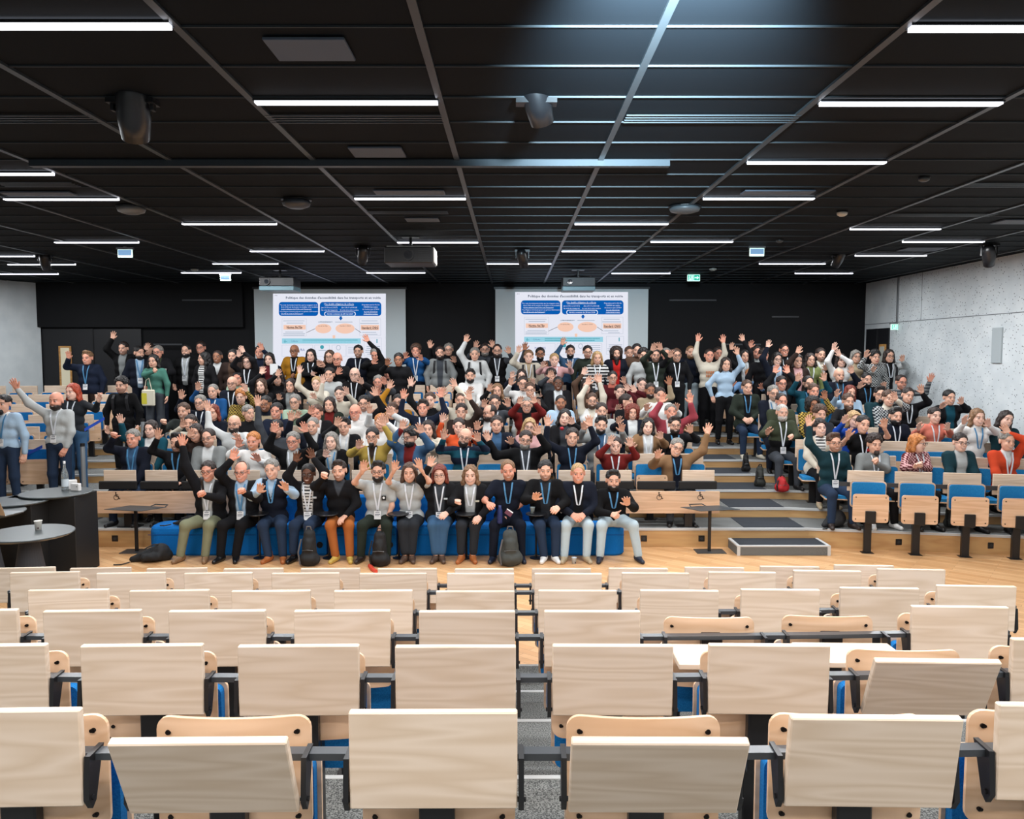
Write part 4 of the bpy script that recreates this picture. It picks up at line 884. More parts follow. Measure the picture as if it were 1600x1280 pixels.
def chair(x, y, z, rz, label, group, tab='up', seat='up', long=False, light=False, brackets=True, dz=0.0):
    t = thing('lecture_seat', label, 'lecture seat', (x, y, z + dz), (0, 0, rz), group)
    link('pedestal', CP['pedx' if long else 'ped'], t)
    bk = link('backrest', CP['back'], t); pd = link('back_cushion', CP['backpad'], bk)
    s = link('seat', CP['seatup' if seat == 'up' else 'seatdn'], t); sp_ = link('seat_cushion', CP['padup' if seat == 'up' else 'paddn'], s)
    if light: omat(pd, M_BLUEL); omat(sp_, M_BLUEL)
    if tab:
        w_ = link('writing_tablet', CP['tab'], t)
        if tab == 'up': w_.location = (0, 0.185, 0.71); w_.rotation_euler = (math.radians(random.uniform(-1.5, 1.0)), 0, 0)
        elif tab == 'tilt': w_.location = (0, 0.20, 0.715); w_.rotation_euler = (math.radians(-24), 0, 0)
        elif tab == 'down': w_.location = (0, 0.215, 0.83); w_.rotation_euler = (math.radians(-88), 0, 0)
        elif tab == 'lean': w_.location = (0, 0.185, 0.71); w_.rotation_euler = (math.radians(-9), 0, 0)
        if brackets:
            for sx in (-1, 1): k_ = link('tablet_bracket', CP['brk%d' % sx], t); k_.location = (0, 0.185, 0.71)
    return t
ORD = ['first', 'second', 'third', 'fourth', 'fifth', 'sixth', 'seventh', 'eighth', 'ninth', 'tenth', 'eleventh', 'twelfth', 'thirteenth', 'fourteenth', 'fifteenth', 'sixteenth']
# near block, seen from behind
NEARG = 'beech tablet seats seen from behind'
TILT = {(0, -1): 'tilt', (0, 1): 'tilt', (0, 2): 'lean', (1, 3): 'tilt', (2, 2): 'down', (2, 3): 'down'}
ROWL = ['nearest row', 'second row from the camera', 'third row from the camera', 'fourth row from the camera', 'second row from the stage', 'row at the stage']
def cv(x): return (0.012 if x > 0 else 0.002) * x * x
for n in range(6):
    D = ND[n] + 0.0; z = NT[n] - 1.01 if n < 5 else 0.0; zb_ = z + (0.04 if n == 5 else 0) - 0.034; half = D * 0.643 + 0.3; i0 = -min(int((half - 0.235) / 0.655), 8); c = 0
    vis = [i for i in range(i0, 6) if -0.235 + 0.655 * i < half + 0.1]
    for i in vis:
        x = -0.235 + 0.655 * i; y = D + cv(x); st_ = TILT.get((n, i), 'up'); c += 1
        lab = {'up': 'beech seat back with upright tablet, %s, %s from the left', 'tilt': 'beech seat with tablet tipped back, %s, %s from the left', 'lean': 'beech seat with slightly leaning tablet, %s, %s from the left', 'down': 'beech seat with writing tablet folded flat, %s, %s from the left'}[st_] % (ROWL[n], ORD[c - 1])
        o = chair(x, y + 0.205, z, math.pi - 0.02 * x, lab, NEARG, st_, 'up')
        for c_ in o.children:
            if c_.name.startswith('backrest'): c_.location.z += 0.032
            if n == 5 and not c_.name.startswith('pedestal'): c_.location.z += 0.04
    xa, xb = -0.235 + 0.655 * vis[0] - 0.3, min(-0.235 + 0.655 * vis[-1] + 0.3, 8.0); b = MB(); N_ = 24
    for j in range(N_):
        x0 = xa + (xb - xa) * j / N_; x1 = xa + (xb - xa) * (j + 1) / N_; y0 = D + cv(x0); y1 = D + cv(x1)
        V = [(x0, y0 + 0.042, zb_ + 0.866), (x1, y1 + 0.042, zb_ + 0.866), (x1, y1 + 0.088, zb_ + 0.866), (x0, y0 + 0.088, zb_ + 0.866)]; V += [(v[0], v[1], zb_ + 0.888) for v in V]
        b.add(V, [(3, 2, 1, 0), (4, 5, 6, 7), (0, 1, 5, 4), (2, 3, 7, 6)] + ([(0, 4, 7, 3)] if j == 0 else []) + ([(1, 2, 6, 5)] if j == N_ - 1 else []))
    tag(b.obj('seat_beam', [M_BEAM]), 'black steel beam carrying the seats of the ' + ROWL[n], 'beam', 'black beams of the near seat rows')
# far side seats; people decide which of them are folded down
def seated_at(x, y): return any(abs(x - a) < 0.36 and abs(y - 0.07 - b_) < 0.36 for a, b_ in SEATED)
def far_rows():
    for j in range(0, 8):
        zf = 0.0 if j == 0 else 0.28 + 0.148 * (j - 1)
        # centre block
        if 1 <= j:
            for i in range(15):
                x = (187 + 64.6 * i - 800) * 11.8 / 1244
                y = edge(j, x) - 0.17
                if j >= 4 and i <= 1: continue
                occ = seated_at(x, y); chair(x, y, zf, 0, 'blue-cushioned seat of the centre block, %s row up, %s from the left aisle' % (ORD[j - 1], ORD[i - 2 if j >= 4 else i]), 'seats of the centre block opposite', 'up', 'dn' if occ else 'up', brackets=False, light=j < 3)
        # right block
        x0 = 5.12 if j == 0 else 5.05 - 0.06 * j
        for i in range(6):
            x = x0 + 0.64 * i
            if x > 7.85: break
            y = edge(j, x) - 0.19; rz = math.atan(-0.18)
            occ = j > 0 and seated_at(x, y)
            chair(x, y, zf, rz, 'light blue seat of the right block, %s row, %s from the stairs' % (ORD[j], ORD[i]), 'seats of the right block', 'up', 'dn' if occ else 'up', long=(j == 0), light=True, dz=0.15 if j == 0 else 0, brackets=False)
        # left block
        for i in range(6):
            x = -7.62 - 0.13 * (j - 1) - 0.64 * i
            if x < -11.0 - (7 - j) * 0.3 or j < 1 or (j == 1 and i <= 1): continue
            y = edge(j, x) - 0.19
            if any(abs(a_ - x) < 0.28 and abs(b_ - y) < 0.3 for a_, b_, h_ in PLACED): continue
            chair(x, y, zf, math.atan(0.10), 'blue seat of the left block, %s row up, %s from the stairs' % (ORD[j - 1], ORD[i]), 'seats of the left block', 'up', 'up', brackets=False, light=False)
def far_beams():
    def beam(xa, xb, j, lab, zb, th=0.10):
        b = MB(); N_ = 10
        for i in range(N_):
            x0 = xa + (xb - xa) * i / N_; x1 = xa + (xb - xa) * (i + 1) / N_; y0 = edge(j, x0) + 0.02; y1 = edge(j, x1) + 0.02
            V = [(x0, y0 - 0.04, zb - th), (x1, y1 - 0.04, zb - th), (x1, y1, zb - th), (x0, y0, zb - th)]; V += [(v[0], v[1], zb) for v in V]
            b.add(V, [(3, 2, 1, 0), (4, 5, 6, 7), (0, 1, 5, 4), (2, 3, 7, 6), (0, 4, 7, 3), (1, 2, 6, 5)])
        tag(b.obj('seat_beam', [M_BEAM]), lab, 'beam')
    beam(4.8, 8.0, 0, 'dark beam behind the light blue front seats on the right', 0.99, 0.06)
# front counter of the centre block with its tablets
cx0, cx1 = at(153, 780, 11.72).x, at(1123, 780, 11.72).x
ct = thing('front_counter', 'long beech counter front before the centre block, with wheelchair symbols', 'counter', ((cx0 + cx1) / 2, 11.66, 0.28))
hw = (cx1 - cx0) / 2
for a_, b_ in ((-hw, 0.0), (0.006, hw)): MB().bbox(a_, b_, 0, 0.025, 0.22, 0.55, 0.004).obj('front_panel', [M_PANEL], ct)
b = MB()
for i in range(9):
    x = -hw + 0.45 + (2 * hw - 0.9) * i / 8; b.bbox(x - 0.06, x + 0.06, 0.03, 0.08, 0, 0.56, 0.005)
    b.box(x - 0.16, x + 0.16, 0.0 + 0.02, 0.2, 0.0, 0.015)
b.obj('counter_legs', [M_BLACK], ct)
def wheelchair(px, py):
    p = at(px, py, 11.655); b = MB(); s = 0.07
    def bar(a, c, w_=0.05):
        a = Vector((p.x + a[0] * s, 11.654, p.z + a[1] * s)); c = Vector((p.x + c[0] * s, 11.654, p.z + c[1] * s)); d = (c - a).normalized(); n_ = Vector((-d.z, 0, d.x)) * w_ * s
        b.add([a - n_, c - n_, c + n_, a + n_], [(0, 1, 2, 3)])
    b.add([(p.x + (-0.05 + 0.16 * math.cos(a)) * s, 11.654, p.z + (0.85 + 0.16 * math.sin(a)) * s) for a in [i * math.pi / 5 for i in range(10)]], [tuple(range(10))])
    bar((-0.05, 0.7), (0.0, 0.05), 0.1); bar((0, 0.4), (0.4, 0.4), 0.07); bar((0, 0.08), (0.5, 0.08), 0.1); bar((0.45, 0.1), (0.62, -0.5), 0.08); bar((0.6, -0.48), (0.85, -0.4), 0.07)
    for i in range(20):
        a0 = math.radians(110 + 13 * i); a1 = math.radians(110 + 13 * (i + 1)); bar((0.0 + 0.5 * math.cos(a0), -0.2 + 0.5 * math.sin(a0)), (0.5 * math.cos(a1), -0.2 + 0.5 * math.sin(a1)), 0.06)
    o = b.obj('wheelchair_symbol', [mat('ink_brown', (60, 44, 36), 0.7)]); o.parent = ct; o.location = -Vector(ct.location)
for px, py in ((181.5, 776), (1030, 776), (1094, 776)): wheelchair(px, py)
for i in range(15):
    px = 187 + 64.6 * i; x = at(px, 745, 11.80).x; c_ = thing('counter_tablet', 'upright beech writing tablet on the front counter, %s from the left' % ORD[i], 'writing tablet', (x, 11.80, 0.85), group='tablets on the front counter')
    if i == 13: MB().bbox(-0.24, 0.24, 0.0, 0.26, 0.0, 0.022, 0.004).obj('board', [M_TAB], c_); c_['label'] = 'beech writing tablet folded flat before the empty light blue seat'
    else: MB().bbox(-0.24, 0.24, 0.0, 0.022, 0.0, 0.275, 0.004).obj('board', [M_TAB], c_)
    MB().bbox(-0.30, 0.27, -0.045, -0.005, -0.01, 0.115, 0.01).obj('black_rail', [mat('rubber_black', (16, 16, 18), 0.7)], c_)
# floor sockets on the first riser
for i, (px, py) in enumerate(((180, 845), (1006, 844), (1096, 843), (1404, 849), (1548, 856))):
    x = at(px, py, edge(0, 0)).x; x = at(px, py, edge(0, x)).x; D = edge(0, x); p = at(px, py, D)
    t = thing('floor_socket', 'black square socket on the oak riser, %s of five from the left' % ORD[i], 'socket', (p.x, D - 0.0, 0.13), group='sockets on the oak riser')
    MB().bbox(-0.045, 0.045, -0.012, 0.002, -0.045, 0.045, 0.004).obj('plate', [M_BLACK], t); MB().cyl((0, -0.0135, 0), (0, -0.012, 0), 0.022, n=14).obj('insert', [mat('dark_grey', (48, 50, 54), 0.5)], t)

# ---------------- blue sofas ----------------
SX = [at(v, 840, 11.1).x for v in (228, 401, 510, 620, 728, 838, 978)]
for i in range(6):
    a_, b_ = SX[i], SX[i + 1]; w_ = b_ - a_; cx = (a_ + b_) / 2
    t = thing('modular_sofa', ['blue pouf with rounded end at the left of the sofa line', 'blue sofa module between man in blue quilted vest and man in black blazer', 'blue sofa module under the man in rust trousers', 'blue sofa module under the two women in the middle', 'blue sofa module under the long curly-haired woman', 'blue pouf with rounded end at the right of the sofa line'][i], 'sofa', (cx, 11.32, 0), group='blue modular sofas')
    rL = 0.16 if i == 0 else 0.03; rR = 0.16 if i == 5 else 0.03
    # plan outline with rounded ends, lofted with a soft top
    def outline(ins, n=8):
        x0, x1, y0, y1 = -w_ / 2 + 0.006 + ins, w_ / 2 - 0.006 - ins, -0.20 + ins, 0.29 - ins; pts = []
        for cx_, cy_, r, a0 in ((x1, y1, rR, 0), (x0, y1, rL, 90), (x0, y0, rL, 180), (x1, y0, rR, 270)):
            r = max(r - ins * 0.3, 0.01); ccx = cx_ - r if a0 in (0, 270) else cx_ + r; ccy = cy_ - r if a0 in (0, 90) else cy_ + r
            for k in range(n + 1): a = math.radians(a0 + 90 * k / n); pts.append((ccx + r * math.cos(a), ccy + r * math.sin(a)))
        return pts
    b = MB(); lv = [(0.02, 0.0), (0.0, 0.03), (0.0, 0.34), (0.008, 0.385), (0.03, 0.41), (0.07, 0.42)]; V = []
    for ins, z in lv: V += [(x, y, z) for x, y in outline(ins)]
    N = len(outline(0)); F = [(j * N + k, j * N + (k + 1) % N, (j + 1) * N + (k + 1) % N, (j + 1) * N + k) for j in range(len(lv) - 1) for k in range(N)] + [tuple((len(lv) - 1) * N + k for k in range(N))]
    b.add(V, F); b.obj('seat', [M_SOFA], t, smooth=False)
    b = MB(); b.box(-w_ / 2 + 0.02, w_ / 2 - 0.02, -0.203, -0.198, 0.30, 0.306); b.obj('seam', [mat('seam_blue', (0, 50, 110), 0.9)], t)
    if 1 <= i <= 4: MB().bbox(-w_ / 2 + 0.006, w_ / 2 - 0.006, 0.17, 0.295, 0.40, 0.80, 0.03).obj('backrest', [M_SOFA], t)
    if i in (1, 2):
        MB().cyl((w_ / 2 - 0.1, -0.206, 0.16), (w_ / 2 - 0.1, -0.198, 0.16), 0.045, n=20).cyl((w_ / 2 - 0.1, -0.21, 0.16), (w_ / 2 - 0.1, -0.205, 0.16), 0.02, n=14).obj('socket_disc', [M_BLACK], t)
for i, (px, lab) in enumerate(((403, 'small round black swivel table beside the man in the quilted vest'), (512, 'small round black swivel table beside the striped-shirt woman'), (622, 'small round black swivel table in front of the grey polo woman'), (728, 'small round black swivel table before the curly-haired woman'), (838, 'small round black swivel table carrying a paper cup'))):
    p = at(px, 804, 10.95); t = thing('swivel_table', lab, 'side table', (p.x, 10.95, 0), group='round swivel tables of the sofas')
    MB().lathe([(0.0, -0.012), (0.145, -0.010), (0.15, 0.0), (0.145, 0.008), (0.0, 0.008)], 28, c=(0, 0, 0.64)).obj('table_top', [M_BLACK], t)
    MB().cyl((0, 0.05, 0), (0, 0.05, 0.63), 0.014).obj('pole', [M_BLACK], t); MB().cyl((0, 0.05, 0), (0, 0.05, 0.01), 0.09, n=20).obj('foot', [M_BLACK], t)

# ---------------- laptop stands ----------------
for (px, py, sgn, lab) in ((214, 862, -1, 'thin grey laptop stand with handle, left, beside the black backpack'), (1108, 862, 1, 'thin grey laptop stand with handle, right, before the counter')):
    p = at_z(px, py, 0.0); z = 0.63; t = thing('laptop_stand', lab, 'side table', tuple(p))
    MB().add([(-0.20 - 0.1 * 0, -0.13, 0), (0.22, -0.13, 0), (0.22, 0.13, 0), (-0.2, 0.13, 0), (-0.20, -0.13, 0.008), (0.22, -0.13, 0.008), (0.22, 0.13, 0.008), (-0.2, 0.13, 0.008)], [(0, 3, 2, 1), (4, 5, 6, 7), (0, 1, 5, 4), (1, 2, 6, 5), (2, 3, 7, 6), (3, 0, 4, 7)]).obj('base', [mat('grey_metal', (62, 68, 72), 0.45, 0.3)], t)
    MB().bbox(-0.022, 0.022, -0.015, 0.015, 0.0, z, 0.003).obj('column', [M_BLACK], t)
    M = Matrix.Translation((sgn * 0.0, 0, z)) @ Matrix.Rotation(math.radians(12 * sgn), 4, 'Z')
    a_ = -1 if sgn < 0 else 1
    MB().bbox(-0.30, 0.30, -0.17, 0.17, 0, 0.008, 0.002, M=M @ Matrix(((1, 0.5 * -a_, 0, 0), (0, 1, 0, 0), (0, 0, 1, 0), (0, 0, 0, 1)))).obj('table_top', [mat('grey_metal')], t)
    b = MB(); hx = 0.22 if sgn < 0 else -0.12
    b.tube([M @ Vector((hx - 0.1, 0.17, 0.004)), M @ Vector((hx - 0.08, 0.26, 0.02)), M @ Vector((hx + 0.12, 0.26, 0.02)), M @ Vector((hx + 0.14, 0.17, 0.004))], 0.008, 6); b.obj('handle', [mat('grey_metal')], t)

# ---------------- tables at left ----------------
M_TOP = mat('dark_table_top', (72, 78, 80), 0.35); M_CAB = mat('cabinet_black', (13, 14, 16), 0.6)
def ptable(px, py, z, r, lab, kind):
    p = at_z(px, py, z); t = thing('standing_table', lab, 'table', (p.x, p.y, 0))
    MB().lathe([(0, z - 0.03), (r - 0.03, z - 0.03), (r, z - 0.012), (r, z - 0.004), (r - 0.006, z), (0, z)], 48).obj('table_top', [M_TOP], t)
    if kind == 'cone': MB().lathe([(0, 0), (0.24, 0), (0.235, 0.02), (0.085, z - 0.03), (0, z - 0.03)], 32).obj('pedestal', [mat('pedestal_grey', (48, 50, 56), 0.7)], t)
    return t, p
t1, p1 = ptable(88, 769, 1.06, 0.43, 'large round dark table top holding the water bottle', 'box')
ax = at(33, 860, p1.y).x - p1.x; bx = at(137, 880, p1.y).x - p1.x
MB().bbox(ax, bx, -0.26, 0.3, 0, 1.03, 0.004).box(ax + 0.45, ax + 0.455, -0.262, -0.25, 0, 1.03).obj('cabinet', [M_CAB], t1)
t2, p2 = ptable(22, 782, 1.03, 0.40, 'round dark table behind the laptop at the left edge', 'box'); MB().bbox(-0.33, 0.33, -0.2, 0.25, 0, 1.0, 0.004).obj('cabinet', [M_CAB], t2)
t3, p3 = ptable(-26, 800, 1.0, 0.44, 'round dark table carrying the open laptop', 'cone')
t4, p4 = ptable(45, 832, 1.0, 0.43, 'round dark standing table with conical foot and a paper cup', 'cone')
# laptop
t = thing('laptop', 'open laptop seen from behind with pale lid on the left table', 'laptop', (at_z(2, 803, 1.0).x, at_z(2, 803, 1.0).y, 1.0), (0, 0, math.radians(-12)))
MB().bbox(-0.19, 0.19, -0.13, 0.13, 0, 0.016, 0.003).obj('base', [mat('steel')], t)
Ml = Matrix.Translation((0, -0.13, 0.015)) @ Matrix.Rotation(math.radians(22), 4, 'X')
MB().bbox(-0.19, 0.19, -0.006, 0.0, 0, 0.25, 0.002, M=Ml).obj('lid', [mat('laptop_lid', (196, 180, 160), 0.3, 0.4)], t)
MB().box(-0.10, 0.0, -0.008, -0.0061, 0.19, 0.205, 0, Ml).obj('red_sticker', [mat('sticker_red', (210, 70, 50), 0.5)], t)
MB().cyl(Ml @ Vector((0.04, -0.0062, 0.12)), Ml @ Vector((0.04, -0.0075, 0.12)), 0.016, n=16).obj('lid_emblem', [mat('emblem_grey', (120, 112, 104), 0.4)], t)
# bottle, adapters, cups
q = at_z(102, 766, 1.06); t = thing('water_bottle', 'clear glass water bottle with white cap on the large round table', 'bottle', tuple(q))
mg = mat('bottle_glass', (225, 235, 238), 0.05); mg.node_tree.nodes['Principled BSDF'].inputs['Transmission Weight'].default_value = 0.85; mg.node_tree.nodes['Principled BSDF'].inputs['IOR'].default_value = 1.2
MB().lathe([(0, 0), (0.042, 0), (0.044, 0.01), (0.044, 0.20), (0.034, 0.245), (0.017, 0.30), (0.015, 0.36)], 24).obj('glass', [mg], t, smooth=True)
MB().lathe([(0.016, 0.355), (0.016, 0.385), (0, 0.387)], 18).obj('cap', [M_WHITE], t); MB().lathe([(0.0447, 0.05), (0.0447, 0.15)], 24).obj('label_band', [mat('label_pale', (196, 206, 212), 0.4)], t, smooth=True)
for i, (px, py, w_, h_, d_, rz, lab) in enumerate(((112, 765, 0.13, 0.13, 0.05, 0.3, 'tall white adapter box beside the water bottle'), (119, 767, 0.14, 0.10, 0.05, -0.3, 'lower white adapter box nearest the table edge'))):
    q = at_z(px, py, 1.06); t = thing('adapter_box', lab, 'adapter', tuple(q), (0, 0, rz))
    MB().bbox(-w_ / 2, w_ / 2, -d_ / 2, d_ / 2, 0, h_, 0.008).obj('case', [mat('adapter_white', (222, 220, 218), 0.4)], t); MB().box(0.03, 0.045, -d_ / 2 - 0.002, -d_ / 2, h_ * .55, h_ * .65).obj('port', [M_BLACK], t)
def cup(loc, lab, s=1.0, c=(226, 222, 214)):
    t = thing('paper_cup', lab, 'cup', loc); MB().lathe([(0, 0.002), (0.024 * s, 0), (0.034 * s, 0.085 * s), (0.037 * s, 0.088 * s), (0.031 * s, 0.086 * s), (0.023 * s, 0.01), (0, 0.01)], 24).obj('wall', [mat('cup_%d' % c[0], c, 0.6)], t, smooth=True)
    MB().box(0.010 * s, 0.022 * s, -0.034 * s, -0.026 * s, 0.016 * s, 0.028 * s).obj('print_mark', [mat('print_dark', (70, 40, 40), 0.6)], t)
cup(tuple(at_z(60, 828, 1.0)), 'white paper cup on the conical-foot table', 1.12)
cup(tuple(at_z(897, 881, 0.0)), 'small pale paper cup on the floor between grey sneakers', 1.0, (190, 202, 212))
cup((at(832, 804, 10.9).x, 10.93, 0.65), 'grey paper cup on the small black sofa table', 1.0, (150, 168, 172))

# ---------------- bags ----------------
def bag(px, py, D, z, w_, h_, d_, col, lab, lie=False, rz=0.0, strapc=(20, 20, 22), nm='backpack', cat='backpack'):
    x = at(px, py, D).x; t = thing(nm, lab, cat, (x, D, z), (0, 0, rz))
    if lie: pr = [('c', (-w_ * 0.42, 0, h_ * 0.16), (w_ * 0.25, 0, h_ * 0.5), h_ * 0.16, h_ * 0.5), ('c', (w_ * 0.25, 0.0, h_ * 0.3), (w_ * 0.4, 0, h_ * 0.3), h_ * 0.34, h_ * 0.3), ('c', (-w_ * 0.1, -d_ * 0.35, h_ * 0.3), (w_ * 0.2, -d_ * 0.35, h_ * 0.35), h_ * 0.22, h_ * 0.25)]
    else: pr = [('c', (-w_ * 0.2, 0, w_ * 0.28), (w_ * 0.2, 0, w_ * 0.28), w_ * 0.28, w_ * 0.28), ('c', (0, 0, w_ * 0.3), (0, 0.02, h_ - w_ * 0.28), w_ * 0.36, w_ * 0.27), ('c', (-w_ * 0.15, -d_ * 0.35, h_ * 0.22), (w_ * 0.15, -d_ * 0.35, h_ * 0.22), w_ * 0.17, w_ * 0.17), ('c', (0, -d_ * 0.3, h_ * 0.5), (0, -d_ * 0.25, h_ * 0.65), w_ * 0.2, w_ * 0.18)]
    lf = lump(0.006, 30, int(px)); V, Q = sdf(pr, 0.012, 0.03, 0.04, lambda F, X, Y, Z: np.maximum(F + lf(X, Y, Z), -Z + 0.0 * F))
    link('bag_body', new_mesh('bag_body', V, Q, [mat('bag_%d_%d' % (col[0], col[1]), col, 0.75)], smooth=True), t)
    b = MB()
    if lie: b.tube([(-w_ * 0.45, -d_ * 0.3, 0.02), (-w_ * 0.62, -d_ * 0.5, 0.01), (-w_ * 0.8, -d_ * 0.45, 0.01)], 0.009, 6).tube([(w_ * 0.3, 0, h_ * 0.95), (w_ * 0.1, -d_ * .2, h_ * 1.0), (-w_ * 0.1, -d_ * 0.3, h_ * 0.8)], 0.01, 6)
    else: b.tube([(-w_ * 0.12, 0, h_ * 0.96), (-w_ * 0.08, -0.01, h_ * 1.07), (w_ * 0.08, -0.01, h_ * 1.07), (w_ * 0.12, 0, h_ * 0.96)], 0.009, 6).tube([(-w_ * 0.3, -d_ * 0.3, h_ * 0.75), (-w_ * 0.42, -d_ * 0.45, h_ * 0.4), (-w_ * 0.35, -d_ * 0.4, 0.03)], 0.012, 6)
    b.obj('strap', [mat('strap_%d' % strapc[0], strapc, 0.6)], t)
    b = MB(); 
    if not lie: b.tube([(-w_ * 0.25, -d_ * 0.3 - w_ * .12, h_ * 0.45), (0, -d_ * 0.3 - w_ * .2, h_ * 0.48), (w_ * 0.25, -d_ * 0.3 - w_ * .12, h_ * 0.45)], 0.004, 5); b.obj('zipper', [mat('zip_grey', (110, 112, 114), 0.4, 0.5)], t)
    return t
bag(235, 868, 10.85, 0, 0.55, 0.24, 0.30, (20, 21, 24), 'black backpack lying on its side by the left laptop stand', True, 0.25)
bag(291, 815, 11.2, 0.43, 0.42, 0.13, 0.2, (22, 24, 30), 'flat black bag lying on the left end of the blue pouf', True, 0.0)
bag(483, 855, 10.62, 0, 0.30, 0.50, 0.2, (24, 25, 27), 'black backpack with grey piping at the feet of the striped-shirt woman', False, 0, (90, 90, 92))
bag(593, 850, 10.60, 0, 0.30, 0.48, 0.2, (18, 18, 20), 'black backpack held between green trouser legs')
bag(797, 855, 10.62, 0, 0.36, 0.50, 0.22, (62, 66, 64), 'worn grey backpack at the feet of the man in navy tee', False, 0.1, (90, 92, 90))
bag(1222, 752, 13.1, 0.576, 0.26, 0.26, 0.16, (176, 28, 32), 'red backpack with black top between the feet of bearded man', False, 0, nm='backpack')
bag(1300, 815, 11.75, 0.28, 0.34, 0.26, 0.22, (26, 27, 30), 'black bag on the step beside the man in teal jacket', True, 0.4)
bag(1166, 705, 14.35, 0.724, 0.18, 0.32, 0.14, (16, 16, 18), 'small black bag under the man in olive jacket')
bag(1188, 712, 13.6, 0.576, 0.22, 0.36, 0.14, (42, 44, 40), 'dark olive rucksack on the stairs beside bearded man')
bag(1485, 815, 11.75, 0.28, 0.22, 0.30, 0.16, (70, 74, 72), 'grey bag on the platform between two blue front seats')
b = MB(); b.tube([at_z(578, 884, 0.015), at_z(582, 890, 0.012), at_z(588, 894, 0.012)], 0.03, 8); tag(b.obj('red_strap', [mat('sticker_red')]), 'short red strap on the floor beside the black backpack', 'strap')
# ---------------- rope barriers ----------------
def post(px, py_top, D, z, h_, lab):
    x = at(px, py_top, D).x; t = thing('barrier_post', lab, 'barrier post', (x, D, z))
    MB().cyl((0, 0, 0), (0, 0, h_), 0.034, n=20).cyl((0, 0, 0), (0, 0, 0.015), 0.16, n=28).obj('post_tube', [mat('post_silver', (168, 174, 178), 0.3, 0.5)], t); MB().cyl((0, 0, h_), (0, 0, h_ + 0.05), 0.036, n=20).obj('belt_head', [M_BLACK], t)
    return Vector((x, D, z + h_ + 0.02))
a1 = post(222, 625, 13.9, 0.576 + .148, 0.95, 'silver belt post at the foot of the standing group in the left aisle')
a2 = post(129, 700, 12.7, 0.428, 0.95, 'silver belt post behind the red-haired woman')
for (pa, pb, lab) in ((at(163, 654, 13.4), at(132, 672, 12.9), 'blue barrier belt stretched right of the red-haired woman'), (at(66, 698, 12.95), at(-10, 735, 12.75), 'blue barrier belt sloping down between the two men at left')):
    V = [pa + Vector((0, 0, 0.025)), pb + Vector((0, 0, 0.025)), pb - Vector((0, 0, 0.025)), pa - Vector((0, 0, 0.025))]; V += [v + Vector((0, 0.006, 0)) for v in V]
    tag(MB().add(V, [(0, 1, 2, 3), (7, 6, 5, 4), (0, 4, 5, 1), (2, 6, 7, 3), (1, 5, 6, 2), (0, 3, 7, 4)]).obj('barrier_belt', [mat('belt_blue', (24, 70, 170), 0.6)]), lab, 'belt')

# ---------------- hanging from the ceiling ----------------
def projector(px, py, D, w_, h_, d_, lab, pale_top=False, plate=False):
    p = at(px, py, D); t = thing('projector', lab, 'projector', tuple(p))
    MB().bbox(-w_ / 2, w_ / 2, -d_ / 2, d_ / 2, -h_ / 2, h_ / 2, 0.012).obj('case', [mat('projector_black', (24, 25, 28), 0.4)], t)
    if pale_top: MB().bbox(-w_ / 2 + 0.03, w_ / 2 - 0.03, -d_ / 2 + 0.03, d_ / 2 - 0.02, h_ / 2, h_ / 2 + 0.015, 0.004).bbox(w_ / 2, w_ / 2 + 0.012, -d_ / 2 + 0.04, d_ / 2 - 0.02, -h_ / 2 + 0.02, h_ / 2, 0.004).obj('pale_cover', [mat('projector_pale', (190, 190, 186), 0.5)], t)
    lx = 0 if pale_top else -w_ * 0.28
    MB().cyl((lx, -d_ / 2 - 0.03, 0), (lx, -d_ / 2, 0), h_ * 0.36, n=24, mi=0).cyl((lx, -d_ / 2 - 0.032, 0), (lx, -d_ / 2 - 0.03, 0), h_ * 0.26, n=24, mi=1).obj('lens', [M_BLACK, mat('lens_glass', (50, 54, 60), 0.05)], t)
    b = MB()
    for i in range(6): b.box(w_ * 0.2, w_ * 0.42, -d_ / 2 - 0.004, -d_ / 2, -h_ * 0.3 + i * h_ * 0.11, -h_ * 0.27 + i * h_ * 0.11)
    b.obj('vent_slots', [mat('dark_grey')], t)
    MB().cyl((0, 0, h_ / 2), (0, 0, CEIL - p.z), 0.022, n=12).box(-0.12, 0.12, -0.08, 0.08, CEIL - p.z - 0.012, CEIL - p.z).tube([(-w_ * .38, -d_ * .3, h_ / 2 + 0.01), (0, 0, h_ / 2 + 0.05), (w_ * .38, -d_ * .3, h_ / 2 + 0.01)], 0.01, 6).tube([(-w_ * .38, d_ * .3, h_ / 2 + 0.01), (0, 0, h_ / 2 + 0.05), (w_ * .38, d_ * .3, h_ / 2 + 0.01)], 0.01, 6).obj('ceiling_mount', [M_BLACK], t)
    if plate: MB().bbox(-w_ / 2, w_ / 2, -d_ / 2 - 0.02, d_ / 2, -h_ / 2 - 0.08, -h_ / 2, 0.006).obj('lower_housing', [mat('housing_teal', (96, 130, 142), 0.4)], t)
projector(642, 402, 11.2, 0.66, 0.22, 0.55, 'large black projector with pale top hanging in the middle of the hall', True)
projector(438, 442, 15.6, 0.66, 0.17, 0.5, 'black projector hanging in front of the left screen', plate=True)
projector(903, 442, 15.6, 0.62, 0.18, 0.5, 'black projector hanging in front of the right screen', plate=True)
